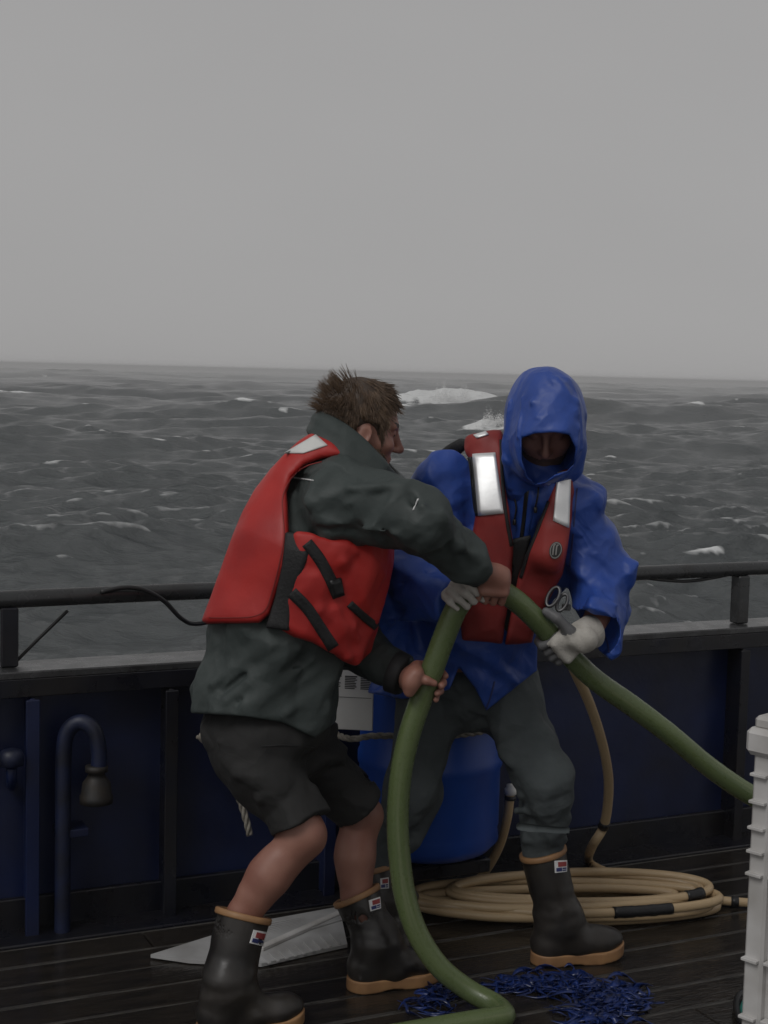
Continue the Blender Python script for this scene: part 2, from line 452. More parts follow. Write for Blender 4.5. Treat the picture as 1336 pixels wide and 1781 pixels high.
MT['paper'] = mat('white_label', (.7, .7, .68), .55, (.62, .62, .6), 6)
MT['print'] = mat('label_print', (.05, .05, .05), .6)
MT['rope'] = mat('grey_rope', (.32, .3, .26), .85, (.18, .16, .13), 40, .5, 120)
MT['cable'] = mat('black_cable', (.012, .012, .013), .4)
MT['beige'] = mat('beige_hose_rubber', (.46, .32, .18), .5, (.32, .21, .115), 7, .12, 60, rough2=.3)
MT['tape'] = mat('black_tape', (.015, .015, .017), .4, bump=.4, bscale=80)
MT['fitting'] = mat('white_fitting', (.7, .7, .68), .4)
MT['green'] = mat('green_hose_rubber', (.105, .15, .04), .45, (.065, .1, .03), 14, .15, 70, rough2=.28, stretch=(1, 1, 1))
MT['crate'] = mat('white_crate_plastic', (.55, .54, .53), .5, (.36, .345, .325), 7, .1, 40, detail=9)
def hose_mat(name, c1, c2, c3, rough):
    """rubber with scuffs and grime that run along the hose (attribute hosecoord: cos, sin, length)"""
    m = bpy.data.materials.new(name); m.use_nodes = True; t = m.node_tree; b = t.nodes['Principled BSDF']; b.inputs['Roughness'].default_value = rough
    at = t.nodes.new('ShaderNodeAttribute'); at.attribute_name = 'hosecoord'
    def noise(sc, zs, detail=5):
        mp_ = t.nodes.new('ShaderNodeMapping'); mp_.inputs['Scale'].default_value = (1, 1, zs); n = t.nodes.new('ShaderNodeTexNoise'); n.inputs['Scale'].default_value = sc; n.inputs['Detail'].default_value = detail
        t.links.new(at.outputs['Vector'], mp_.inputs[0]); t.links.new(mp_.outputs[0], n.inputs['Vector']); return n
    def ramp(n, a, b_):
        r = t.nodes.new('ShaderNodeMapRange'); r.inputs['From Min'].default_value = a; r.inputs['From Max'].default_value = b_; t.links.new(n.outputs['Fac'], r.inputs['Value']); return r
    m1 = t.nodes.new('ShaderNodeMix'); m1.data_type = 'RGBA'; m1.inputs['A'].default_value = (*c1, 1); m1.inputs['B'].default_value = (*c2, 1)
    t.links.new(ramp(noise(.8, .5), .3, .7).outputs[0], m1.inputs['Factor'])
    m2 = t.nodes.new('ShaderNodeMix'); m2.data_type = 'RGBA'; m2.inputs['B'].default_value = (*c3, 1)
    t.links.new(m1.outputs['Result'], m2.inputs['A']); t.links.new(ramp(noise(2.2, .16, 6), .55, .78).outputs[0], m2.inputs['Factor'])
    t.links.new(m2.outputs['Result'], b.inputs['Base Color'])
    rr = ramp(noise(2, 3), .4, .6); rr.inputs['To Min'].default_value = rough; rr.inputs['To Max'].default_value = rough * .55; t.links.new(rr.outputs[0], b.inputs['Roughness'])
    bp = t.nodes.new('ShaderNodeBump'); bp.inputs['Strength'].default_value = .35; bp.inputs['Distance'].default_value = .002
    t.links.new(noise(5, 12).outputs['Fac'], bp.inputs['Height']); t.links.new(bp.outputs[0], b.inputs['Normal']); return m
def hose_coord(o, n, sides):
    a = o.data.attributes.new('hosecoord', 'FLOAT_VECTOR', 'POINT'); ang = np.tile(np.arange(sides) * 2 * math.pi / sides, n); ln = np.repeat(np.arange(n) * .012 * 6, sides)
    a.data.foreach_set('vector', np.stack([np.cos(ang), np.sin(ang), ln], 1).ravel().astype(np.float32))
MT['green'] = hose_mat('green_hose_rubber', (.112, .148, .058), (.08, .112, .045), (.16, .185, .10), .42)
MT['beige'] = hose_mat('beige_hose_rubber', (.52, .385, .225), (.42, .30, .17), (.33, .24, .15), .5)
MT['teal'] = mat('teal_hose', (.03, .2, .16), .4, (.02, .12, .1), 10)
MT['tarp'] = mat('blue_tarp', (.006, .012, .055), .28, (.014, .036, .17), 30, .4, 40)
MT['panel'] = mat('white_panel_plastic', (.40, .40, .40), .4, (.27, .265, .26), 8, .2, 60)
MT['skin'] = mat('skin', (.33, .165, .122), .5, (.235, .10, .072), 9, .2, 160, bdist=.002)
MT['stubble'] = mat('stubble', (.10, .055, .04), .7, (.07, .04, .03), 40)
MT['hair_dark'] = mat('hair_underlayer', (.06, .038, .024), .6, (.04, .025, .016), 50)
MT['lash'] = mat('brow_hair', (.03, .018, .012), .7)
MT['hair'] = mat('brown_hair', (.14, .09, .055), .5, (.085, .053, .033), 60)
MT['eye'] = mat('eye', (.6, .58, .55), .2)
MT['jacket'] = mat('grey_green_jacket', (.042, .054, .052), .75, (.032, .042, .04), 6, .35, 35, rough2=.6, bdist=.006, crease=.42, cscale=8)
MT['cuff'] = mat('black_cuff', (.012, .012, .013), .75, bump=.3)
MT['red'] = mat('red_vest_nylon', (.45, .021, .016), .68, (.34, .015, .014), 6, .25, 25, bdist=.006, crease=.12, cscale=7, rough2=.5)
MT['red_dark'] = mat('faded_red_vest_nylon', (.27, .026, .022), .68, (.2, .018, .017), 8, .25, 25, bdist=.006, rough2=.55, crease=.15, cscale=8)
MT['badge_grey'] = mat('badge_grey', (.22, .21, .2), .6)
MT['webbing'] = mat('black_webbing', (.012, .012, .013), .65, bump=.5, bscale=140)
MT['reflect'] = mat('silver_reflective_tape', (.97, .97, .97), .5, (.9, .91, .91), 30, .10, 60, metal=.75)
MT['shorts'] = mat('black_shorts', (.010, .010, .010), .8, (.015, .0145, .014), 10, .4, 50, crease=.4, cscale=9)
MT['boot'] = mat('dark_rubber', (.014, .0125, .012), .55, (.036, .031, .027), 11, .2, 40, rough2=.3)
MT['sole'] = mat('tan_rubber', (.33, .18, .08), .55, (.22, .115, .055), 14, .2, 40)
MT['rain'] = mat('blue_raincoat', (.022, .072, .34), .56, (.018, .058, .28), 5, .5, 16, rough2=.42, bdist=.008, crease=.55, cscale=9)
MT['pants'] = mat('grey_trousers', (.07, .082, .085), .85, (.05, .06, .063), 9, .4, 45, bdist=.006, crease=.4, cscale=10)
MT['glove'] = mat('pale_knit_glove', (.48, .46, .42), .85, (.34, .32, .29), 20, .5, 150)
MT['grip'] = mat('grey_rubber_grip', (.12, .12, .125), .55, (.09, .09, .092), 20, .3, 90)
MT['chrome'] = mat('steel_clip', (.16, .16, .165), .45, metal=1)
MT['labelred'] = mat('label_red', (.3, .05, .05), .6)
MT['labelblue'] = mat('label_blue', (.03, .04, .15), .6)
MT['logo'] = mat('logo_black', (.02, .02, .02), .6)
MT['thread'] = mat('white_piping', (.75, .75, .75), .5)
# ------------------------------------------------------------------ sea
SEA_Z = -2.4
def build_sea():
    th = np.concatenate([np.linspace(-75, -19, 70, endpoint=False), np.linspace(-19, 19, 640), np.linspace(19, 75, 71)[1:]])
    th = np.radians(th); r = np.concatenate([np.geomspace(13, 260, 860, endpoint=False), np.geomspace(260, 7000, 290)])
    Rr, T = np.meshgrid(r, th, indexing='ij'); X0 = Rr * np.sin(T); Y0 = Rr * np.cos(T)
    cell = np.gradient(r)[:, None]
    rng = np.random.default_rng(5); Z = np.zeros_like(X0); DX = np.zeros_like(X0); DY = np.zeros_like(X0); J = np.zeros_like(X0)
    lam = np.geomspace(.36, 46, 110)
    main = math.radians(-74)                                  # travelling towards the ship, a little to the right
    for L in lam:
        k = 2 * math.pi / L; a = main + rng.normal(0, .40 if L < 8 else .3)
        amp = .0125 * L ** .74 * rng.uniform(.6, 1.3) * (1.15 if L > 14 else (1.35 if L < 1.2 else .85))
        ph = rng.uniform(0, 2 * math.pi); cx, cy = math.cos(a), math.sin(a)
        w = np.clip((L / (cell * 2.2) - 1), 0, 1)             # drop what the grid cannot carry
        p = k * (cx * X0 + cy * Y0) + ph
        s, c = np.sin(p), np.cos(p)
        Z += amp * w * c; q = .75
        DX -= q * amp * w * cx * s; DY -= q * amp * w * cy * s; J += q * amp * w * k * c
    # modulation into groups so that some stretches are rough and some calm
    P = np.stack([X0.ravel() / 9, Y0.ravel() / 9, np.zeros(X0.size)], 1)
    g = (vnoise(P, 3) + .5 * vnoise(P * 2.7, 4)).reshape(X0.shape)
    Pf = np.stack([X0.ravel() / 1.1, Y0.ravel() / .5, np.zeros(X0.size)], 1)
    n2 = (vnoise(Pf, 8) + .6 * vnoise(Pf * 2.3, 9)).reshape(X0.shape)
    n3 = (.6 * vnoise(np.stack([X0.ravel() / 1.6, Y0.ravel() / 1.6, np.zeros(X0.size)], 1), 28) + .5 * vnoise(np.stack([X0.ravel() / .5, Y0.ravel() / .5, np.zeros(X0.size)], 1), 29)).reshape(X0.shape)
    Z *= 1 + .3 * g
    foam = np.clip((J + .14 * g - .55 + .14 * n2) / .2, 0, 1) * np.clip((g + .16) / .5, 0, 1) * np.clip(.75 + n2, 0, 1)
    near = np.clip((Rr - 20) / 50, .0, 1); foam *= .3 + .7 * near
    # breaking crests
    def breaker(px, py, wid, dep, hgt, power=1.0, skew=0.0):
        c = Wz(px, py, SEA_Z); x = X0 - c[0]; y = Y0 - c[1] - skew * (X0 - c[0])
        y = y + dep * .5 * np.sin(x / wid * 2.1 + px)
        e = np.exp(-(np.abs(x) / wid) ** 2.6) * np.exp(-(y / dep) ** 2)
        return hgt * (.9 if hgt > 1 else .6) * e * (1 + (.14 if hgt > 1 else .3) * n3), np.clip(e * 3.4 * power * (1 + (.8 if hgt > 1 else 1.3) * n3) - (.6 if hgt > 1 else .8), 0, 1) * (np.abs(x) < wid * 1.6)
    for px, py, wid, dep, hgt, pw in [(790, 713, 6.6, 4.5, 1.35, 1.3), (866, 760, 2.0, 1.6, 1.05, 1.5), (740, 735, 1.6, 1.2, .3, .8), (1090, 714, 5.5, 1.6, .5, .8),
                                      (860, 722, 5, 1.4, .35, .8), (318, 720, 1.4, .8, .35, .8), (522, 726, 1.6, .9, .45, .9), (430, 730, 1.8, .8, .3, .65), (388, 714, .7, .8, .5, .8),
                                      (400, 689, 4.2, 2.5, .7, .75), (240, 682, 2.4, 1.8, .5, .7), (20, 698, 3.0, 1.8, .6, .8), (60, 657, 3, 5, .5, .6), (470, 676, 3, 2.5, .4, .6),
                                      (150, 767, .5, .4, .35, .8), (183, 776, .35, .3, .25, .7), (75, 793, .3, .3, .35, .8), (264, 958, .14, .13, .16, .9), (1210, 722, 1.3, .9, .3, .6),
                                      (1050, 762, .9, .5, .22, .5), (1300, 897, .7, .2, .12, .55), (230, 850, 1.6, .35, .15, .45), (1185, 670, 5, 5, .5, .5), (1090, 950, .5, .2, .12, .5), (1240, 1000, .7, .15, .1, .4), (985, 728, 1.5, 1, .3, .5)]:
        h, f = breaker(px, py, wid, dep, hgt, pw); Z += h; foam = np.maximum(foam, f)
    X = X0 + DX; Y = Y0 + DY
    V = np.stack([X.ravel(), Y.ravel(), SEA_Z + Z.ravel()], 1)
    nr, ntn = X0.shape; i = np.arange(nr - 1)[:, None] * ntn + np.arange(ntn - 1)[None]
    Fq = np.stack([i, i + ntn, i + ntn + 1, i + 1], -1).reshape(-1, 4)[:, ::-1]
    m = bpy.data.materials.new('sea_water'); m.use_nodes = True; t = m.node_tree; b = t.nodes['Principled BSDF']
    b.inputs['Base Color'].default_value = (.062, .070, .073, 1); b.inputs['Specular IOR Level'].default_value = 1.0; b.inputs['Roughness'].default_value = .12; b.inputs['IOR'].default_value = 1.33
    at = t.nodes.new('ShaderNodeAttribute'); at.attribute_name = 'foam'
    tcn = t.nodes.new('ShaderNodeTexCoord')
    n1 = t.nodes.new('ShaderNodeTexNoise'); n1.inputs['Scale'].default_value = 3.4; n1.inputs['Detail'].default_value = 8; n1.inputs['Roughness'].default_value = .65
    mpn = t.nodes.new('ShaderNodeMapping'); mpn.inputs['Scale'].default_value = (.55, 1.7, 1)
    t.links.new(tcn.outputs['Object'], mpn.inputs[0]); t.links.new(mpn.outputs[0], n1.inputs['Vector'])
    bp = t.nodes.new('ShaderNodeBump'); bp.inputs['Strength'].default_value = 1.0; bp.inputs['Distance'].default_value = .10
    t.links.new(n1.outputs['Fac'], bp.inputs['Height']); t.links.new(bp.outputs[0], b.inputs['Normal'])
    n2_ = t.nodes.new('ShaderNodeTexNoise'); n2_.inputs['Scale'].default_value = 3.2; n2_.inputs['Detail'].default_value = 6
    t.links.new(mpn.outputs[0], n2_.inputs['Vector'])
    ad = t.nodes.new('ShaderNodeMath'); ad.operation = 'MULTIPLY_ADD'; ad.inputs[1].default_value = 1.5
    t.links.new(at.outputs['Fac'], ad.inputs[0]); 
    sb = t.nodes.new('ShaderNodeMath'); sb.operation = 'MULTIPLY_ADD'; sb.inputs[1].default_value = -1.45; sb.inputs[2].default_value = .28
    t.links.new(n2_.outputs['Fac'], sb.inputs[0]); t.links.new(sb.outputs[0], ad.inputs[2])
    cl = t.nodes.new('ShaderNodeClamp'); t.links.new(ad.outputs[0], cl.inputs[0])
    fo = t.nodes.new('ShaderNodeBsdfDiffuse'); fo.inputs['Color'].default_value = (.66, .67, .67, 1)
    ms = t.nodes.new('ShaderNodeMixShader'); t.links.new(cl.outputs[0], ms.inputs[0]); t.links.new(b.outputs[0], ms.inputs[1]); t.links.new(fo.outputs[0], ms.inputs[2])
    t.links.new(ms.outputs[0], t.nodes['Material Output'].inputs['Surface'])
    o = mk('sea', (V, Fq), m, kind='structure')
    # wind-torn spray over the two big breakers
    rng = np.random.default_rng(77); sv = []; sf = []
    for px, py, wid, dep, hgt, n in ((783, 713, 5.2, 2.6, 1.35, 24000), (866, 760, 1.9, 1.0, .95, 6000)):
        c = Wz(px, py, SEA_Z)
        x = rng.normal(0, wid * .5, n); y = rng.normal(0, dep * .5, n); zz = np.abs(rng.normal(0, 1, n)) * hgt * (.2 + .55 * np.abs(vnoise(np.stack([x * 1.3, 0 * x, 0 * x], 1), 61))) * np.exp(-(x / wid) ** 2) + hgt * .78 * np.exp(-(np.abs(x) / wid) ** 2.6)
        C = np.stack([c[0] + x, c[1] + y, SEA_Z + zz], 1); T = C[:, None] + rng.normal(0, .024, (n, 3, 3)); b0 = len(sv) * 0
        sf.append(np.arange(3 * n).reshape(-1, 3) + sum(len(q) for q in sv)); sv.append(T.reshape(-1, 3))
    sm_ = bpy.data.materials.new('spray_water'); sm_.use_nodes = True
    sm_.node_tree.nodes['Principled BSDF'].inputs['Base Color'].default_value = (.8, .8, .8, 1)
    mk('sea_spray', (np.vstack(sv), np.vstack(sf)), sm_, smooth=False, kind='stuff')
    a = o.data.attributes.new('foam', 'FLOAT', 'POINT'); a.data.foreach_set('value', foam.ravel().astype(np.float32))
build_sea()

# rain-thick air over the water
HAZE = True
HAZE_DENSITY = .0009
if HAZE:
    hm = bpy.data.materials.new('haze_air'); hm.use_nodes = True; t = hm.node_tree; t.nodes.clear()
    o_ = t.nodes.new('ShaderNodeOutputMaterial'); v_ = t.nodes.new('ShaderNodeVolumePrincipled')
    v_.inputs['Color'].default_value = (.9, .9, .9, 1); v_.inputs['Density'].default_value = HAZE_DENSITY; v_.inputs['Anisotropy'].default_value = 0
    t.links.new(v_.outputs[0], o_.inputs['Volume'])
    mk('haze', box((0, 3500, (2.4 - 6.5) / 2), (7300, 3900, (2.4 + 6.5) / 2), None, 0), hm, smooth=False, kind='stuff')

# ------------------------------------------------------------------ deck and bulwark
RAIL_Z = CAM_H - .70; CAP_Z = CAM_H - .903
_p0 = Wz(0, 1045, RAIL_Z); _p1 = Wz(1336, 990, RAIL_Z)
WD = nrm(np.array([_p1[0] - _p0[0], _p1[1] - _p0[1], 0]))       # along the bulwark, left to right
WN = np.array([WD[1], -WD[0], 0])                               # from the bulwark towards the camera
UP = np.array([0, 0, 1.0]); WAX = [WD, WN, UP]
def on_wall(px, py=1045, d=0.0, z=0.0):
    """point on the bulwark line under pixel column px, d metres in front of it"""
    dr = _F * F_PX + _R * (px - 668.0) - _U * (py - 890.5)
    n2 = WN[:2]; t = (_p0[:2] @ n2) / (dr[:2] @ n2); q = dr[:2] * t
    return np.array([q[0], q[1], 0]) + WN * d + UP * z
def wl(s, d, z): return np.array([_p0[0], _p0[1], 0]) + WD * s + WN * d + UP * z
mk('deck', box((0, 1.2, -.06), (5, 5.2, .02), None, 0), MT['deck'], smooth=False, kind='structure')
decking = bpy.data.objects.new('deck_planking', None); COL.objects.link(decking); decking['kind'] = 'structure'
PW = .135
plank_me = None
for row in range(17):
    d = .14 + PW * (row + .5)
    s0 = -2.2 - (row * 1.37) % 1.6
    while s0 < 4.6:
        L = 2.6
        c = wl(s0 + L / 2, d, -.0205 + random.uniform(-.0015, .0015))
        V, Fc = box((0, 0, 0), (L / 2 - .0025, PW / 2 - .0055, .02), None, .0035)
        if plank_me is None:
            plank_me = []
            for q in range(3):
                plank_me.append(mesh_data('plank', V, Fc, MT['plank'], False))
        o = bpy.data.objects.new('plank', random.choice(plank_me)); COL.objects.link(o); o.parent = decking
        o.location = c; o.rotation_euler = (random.uniform(-.006, .006), 0, math.atan2(WD[1], WD[0])); s0 += L
    sm = box(wl(1.2, .14 + PW * row, -.008), (3.9, .0052, .006), WAX, .001)
    mk('seam', sm, MT['seam'], decking, smooth=False)
mk('waterway', box(wl(1.2, .07, -.012), (3.9, .068, .02), WAX, .004), MT['steel_dark'], smooth=False, kind='structure')

bul = empty('bulwark', wl(1.1, 0, 0), 'dark blue painted steel bulwark with a grey capped top along the deck edge', 'bulwark')
mk('plate', box(wl(1.1, -.03, CAP_Z / 2 - .015), (4.0, .012, CAP_Z / 2 - .005), WAX, .002), MT['steel_blue'], bul, smooth=False)
mk('cap_plate', box(wl(1.1, -.02, CAP_Z - .012), (4.0, .085, .012), WAX, .004), MT['cap'], bul, smooth=False)
mk('cap_lip', box(wl(1.1, .06, CAP_Z - .05), (4.0, .006, .027), WAX, .002), MT['steel_dark'], bul, smooth=False)
for px in (-150, 48, 285, 560, 1262, 1500):
    p = on_wall(px, 1400)
    mk('frame', join(box(p + WN * .025 + UP * (CAP_Z / 2 - .04), (.008, .045, CAP_Z / 2 - .042), WAX, .002), box(p + WN * .072 + UP * (CAP_Z / 2 - .04), (.02, .006, CAP_Z / 2 - .045), WAX, .002)), MT['steel_dark'] if px in (285, 1262) else MT['steel_blue'], bul, smooth=False)
mk('kick_strip', box(wl(1.1, -.005, .05), (3.99, .012, .05), WAX, .003), MT['steel_dark'], bul, smooth=False)

rl = empty('handrail', wl(1.1, -.02, CAP_Z), 'dark wet pipe handrail on square posts above the bulwark', 'railing')
sp = np.arange(-2.5, 5.0, .12)
mk('rail_pipe', tube([wl(s, -.02, RAIL_Z + .002 * math.sin(s * 3)) for s in sp], .027, 16), MT['rail'], rl)
for px in (-330, 17, 1295):
    p = on_wall(px, 1000, -.02)
    mk('post', box(p + UP * ((CAP_Z + RAIL_Z) / 2 - .01), (.026, .026, (RAIL_Z - CAP_Z) / 2 - .012), WAX, .005), MT['steel_dark'] if px < 500 else MT['rail'], rl, smooth=False)

def cable(name, pts, r, m, label, cat, sides=10, n=8, **kw):
    return mk(name, tube(spline(pts, n), r, sides), m, origin=pts[0], label=label, cat=cat, **kw)
Yr = lambda px: on_wall(px, 1045, -.02)[1]
cable('cable', [W(175, 1030, Yr(175) - .03), W(215, 1022, Yr(215) - .035), W(250, 1026, Yr(250) - .04), W(285, 1045, Yr(285) - .04), W(315, 1075, Yr(315) - .03), W(340, 1085, Yr(340)), W(380, 1078, Yr(380) + .02)], .0075, MT['cable'],
      'black cable looped over the left handrail behind the man in the grey jacket', 'cable')
cable('stay_line', [W(30, 1148, Yr(30) + .03), W(70, 1108, Yr(70) + .03), W(118, 1062, Yr(110) + .02)], .0055, MT['cable'],
      'thin dark line running diagonally from the cap to the left handrail', 'line')
cable('cable', [W(1085, 998, Yr(1085) - .02), W(1130, 1006, Yr(1130) - .01), W(1190, 1011, Yr(1190)), W(1240, 1005, Yr(1240)), W(1290, 994, Yr(1290) - .02)], .0065, MT['cable'],
      'black cable sagging under the right handrail beside the blue raincoat', 'cable')

# vent pipe with bell-shaped valve
b0 = on_wall(135, 1400, .10)
vp = empty('vent_pipe', b0 * [1, 1, 0], 'blue swan neck vent pipe with a dark bell fitting on the left bulwark', 'pipe')
yv = b0[1]
mk('pipe', tube(spline([W(108, 1690, yv), W(109, 1550, yv), W(110, 1400, yv), W(111, 1310, yv), W(118, 1272, yv), W(140, 1256, yv), W(163, 1270, yv), W(172, 1305, yv), W(172, 1335, yv)], 8), .024, 16), MT['pipe_blue'], vp)
mk('bell', lathe(W(168, 1330, yv), (0, 0, -1), [(0, .02), (.004, .034), (.02, .034), (.024, .022), (.04, .03), (.055, .042), (.09, .046), (.095, .05), (.115, .05), (.118, .03)], 20), MT['brass'], vp)
mk('clamp', box(W(118, 1450, yv) + np.array([0, .04, 0]), (.045, .045, .012), WAX, .002), MT['steel_blue'], vp, smooth=False)
b1 = on_wall(22, 1400, .09)
vk = empty('valve', b1 * [1, 1, 0], 'small dark blue capped valve on the bulwark at the far left', 'valve')
mk('valve_pipe', tube(spline([W(20, 1336, b1[1]), W(20, 1352, b1[1] + .004), W(21, 1364, b1[1] + .03), W(21, 1366, b1[1] + .085)], 5), .016, 14), MT['steel_blue'], vk)
mk('valve_cap', lathe(W(20, 1332, b1[1]), (0, 0, 1), [(0, .024), (.003, .036), (.03, .036), (.045, .03), (.052, .01)], 18), MT['pipe_blue'], vk)

# hanging rope end behind the man in shorts
def rope(name, pts, r, label, cat, n=10, parent=None, m=None):
    P = spline(pts, n); L = np.concatenate([[0], np.cumsum(np.linalg.norm(np.diff(P, axis=0), axis=1))])
    q = np.linspace(0, L[-1], max(12, int(L[-1] / .006))); P = np.stack([np.interp(q, L, P[:, i]) for i in range(3)], 1)
    T = np.gradient(P, axis=0); T /= np.linalg.norm(T, axis=1)[:, None]
    a = np.where(np.abs(T[:, 2:3]) < .8, np.array([[0, 0, 1.0]]), np.array([[1.0, 0, 0]])); A = np.cross(T, a); A /= np.linalg.norm(A, axis=1)[:, None]; B = np.cross(T, A)
    ps = []
    for k in range(3):
        ph = q / r * .75 + k * 2.094
        ps.append(tube(P + r * .5 * (np.cos(ph)[:, None] * A + np.sin(ph)[:, None] * B), r * .56, 7))
    return mk(name, join(*ps), m or MT['rope'], parent, origin=None if parent else pts[0], label=label, cat=cat)
yw = lambda px: on_wall(px, 1400, .125)[1]
rope('rope', [W(345, 1280, yw(345)), W(368, 1298, yw(368)), W(395, 1330, yw(395) - .02), W(415, 1385, yw(415)), W(428, 1425, yw(425)), W(434, 1452, yw(434))], .011,
     'frayed grey rope end hanging against the bulwark behind the black shorts', 'rope')

# blue drum lashed to the bulwark
dc = on_wall(684, 1400, .26); DR = .225
drum = empty('drum', dc + UP * 0, 'bright blue plastic drum lashed to the bulwark between the two people', 'drum')
mk('drum_body', lathe(dc + UP * .19, UP, [(0, .12), (.004, .165), (.02, .2), (.05, .226), (.085, DR - .004), (.1, DR), (.28, DR), (.29, DR + .006), (.32, DR + .006), (.33, DR), (.52, DR), (.56, .225), (.585, .2), (.59, .16), (.583, .1)], 48), MT['drum'], drum)
mk('drum_cradle', join(box(dc + UP * .165 - WN * .05, (.15, .2, .022), WAX, .004), box(dc + UP * .12 - WN * .2 + WD * .1, (.012, .06, .06), WAX, .002), box(dc + UP * .12 - WN * .2 - WD * .1, (.012, .06, .06), WAX, .002)), MT['steel_dark'], drum, smooth=False)
def on_drum(a, z, off): return dc + np.array([math.sin(a) * (DR + off), -math.cos(a) * (DR + off), z])
yl = dc[1] - DR - .02
nb0, nb1 = W(545, 1120, yl + .02), W(652, 1120, yl - .0); nbx = nrm((nb1 - nb0) * [1, 1, 0]); nby = np.cross(UP, nbx)
nbz0 = W(652, 1271, yl)[2]; nbz1 = W(652, 1095, yl)[2]; nbw = np.linalg.norm((nb1 - nb0)[:2]); nbc = (nb0 + nb1) / 2 * [1, 1, 0]
notice = empty('notice_board', nbc + UP * nbz0, 'white printed notice board propped against the blue drum behind the grey jacket', 'notice')
mk('board', box(nbc + UP * (nbz0 + nbz1) / 2, (nbw / 2, .005, (nbz1 - nbz0) / 2), [nbx, nby, UP], .002), MT['paper'], notice, smooth=False)
pr = []; z1 = W(640, 1181, yl)[2]
def line_(x0, x1, z, h): pr.append(box(W(x0, 1180, yl) * [0, 0, 0] + nbc + nbx * (((x0 + x1) / 2 - 598.5) * yl / F_PX) - nby * .0056 + UP * z, ((x1 - x0) / 2 * yl / F_PX, .0006, h), [nbx, nby, UP], 0))
for k in range(8):
    z = z1 + .006 - k * .0052
    for x0, x1 in ((560, 596), (602, 624), (630, 650)):
        line_(x0, x1 - (random.uniform(0, 5) if k else 0), z, .0013 if k else .0018)
line_(560, 650, z1 - .058, .0006)
mk('print', join(*pr), MT['print'], notice, smooth=False, kind='stuff')
zr = W(650, 1281, yl)[2]
rope('rope', [on_wall(520, 1280, .05, zr - .01), W(600, 1283, yl - .012), W(650, 1280, yl - .014)] + [on_drum(a, zr + .012 * math.sin(a + .3), .014) for a in np.linspace(-.25, 1.25, 10)] + [on_wall(905, 1255, .05, zr + .02)], .010,
     'pale lashing rope drawn tight across the blue drum', 'rope')

# ------------------------------------------------------------------ beige hoses
BR = .0148
def sweep_path(P, step=.012):
    P = np.asarray(P); L = np.concatenate([[0], np.cumsum(np.linalg.norm(np.diff(P, axis=0), axis=1))])
    q = np.arange(0, L[-1], step); return np.stack([np.interp(q, L, P[:, i]) for i in range(3)], 1)
coil = []
cc = Wz(982, 1587, 0)
turns = [(.50, .165, .0, .0), (.43, .085, .05, .045), (.525, .18, -.005, -.015), (.36, .055, -.05, .015), (.495, .115, .015, -.055), (.45, .165, -.04, -.005), (.41, .12, .06, .0)]
for k, (a, b, ox, oy) in enumerate(turns):
    for t_ in np.arange(0, 1, 1 / 22):
        an = 2 * math.pi * t_ - 1.72
        nx = turns[min(k + 1, len(turns) - 1)]; a_ = a + (nx[0] - a) * t_; b_ = b + (nx[1] - b) * t_; ox_ = ox + (nx[2] - ox) * t_; oy_ = oy + (nx[3] - oy) * t_
        wv = .012 * math.sin(3 * an + k * 1.7)
        coil.append(cc + np.array([ox_ + (a_ + wv) * math.cos(an), oy_ + .02 * math.cos(an) + (b_ * .76 + wv * .5) * math.sin(an), BR + .0235 * (k + t_) * (.44 + .12 * math.sin(an * 1.0 + .6)) + .004]))
coil = [c for c in coil]
top = coil[-1]
riser = [top + np.array([-.05, .12, .0]), W(835, 1527, 4.86), W(866, 1478, 4.83), W(882, 1425, 4.80), W(888, 1378, 4.80)]
hose1 = empty('hose', cc, 'beige hose lying in a flat coil on the deck behind the right boot', 'hose')
cp = sweep_path(spline(coil, 5))
hose_coord(mk('hose_tube', tube(cp, BR, 12), MT['beige'], hose1), len(cp), 12)
st = sweep_path(spline([W(800, 1545, 4.80)] + riser[1:], 8))
hose_coord(mk('hose_end', tube(st, BR, 12), MT['beige'], hose1), len(st), 12)
mk('fitting', lathe(W(888, 1382, 4.80), (0, 0, 1), [(0, .017), (.003, .02), (.02, .02), (.022, .015), (.034, .014)], 14), MT['fitting'], hose1)
mk('tape_band', lathe(W(888, 1384, 4.80), (0, 0, -1), [(0, .0185), (.012, .0195), (.014, .017)], 14), MT['tape'], hose1)
def wrap(P, i0, i1, r, par): mk('tape_band', tube(P[i0:i1], r, 12, wob=.03), MT['tape'], par)
# taped joins where the photograph shows them
def nearest(P, px, py):
    u, v, _ = proj(P[:, 0], P[:, 1], P[:, 2]); return int(np.argmin((u - px) ** 2 + (v - py) ** 2))
def front_at(P, px, py):
    u, v, _ = proj(P[:, 0], P[:, 1], P[:, 2]); d = np.hypot(u - px, v - py); c_ = np.where(d < 26)[0]; return int(c_[np.argmin(P[c_, 1] - 2 * P[c_, 2])]) if len(c_) else int(np.argmin(d))
i = front_at(cp, 1140, 1582); wrap(cp, max(0, i - 8), i + 9, BR + .0035, hose1)
i = front_at(cp, 1232, 1556); wrap(cp, max(0, i - 3), i + 3, BR + .003, hose1)
hose2 = empty('hose', Wz(1040, 1500, 0), 'beige hose dropping from the gloved hand and trailing right over the deck', 'hose')
P2 = [W(985, 1135, 4.10), W(1002, 1172, 4.13), W(1026, 1225, 4.2), W(1047, 1290, 4.3), W(1058, 1350, 4.4), W(1057, 1400, 4.48), W(1049, 1440, 4.53), W(1030, 1472, 4.58)]
for px, py in ((1024, 1487), (1040, 1501), (1090, 1520), (1150, 1537), (1220, 1553), (1300, 1561), (1420, 1568)): P2.append(Wz(px, py + 9, BR + .004))
cp2 = sweep_path(spline(P2, 8)); hose_coord(mk('hose_tube', tube(cp2, BR, 12), MT['beige'], hose2), len(cp2), 12)
i = nearest(cp2, 1050, 1433); wrap(cp2, i - 1, i + 2, BR + .0025, hose2)
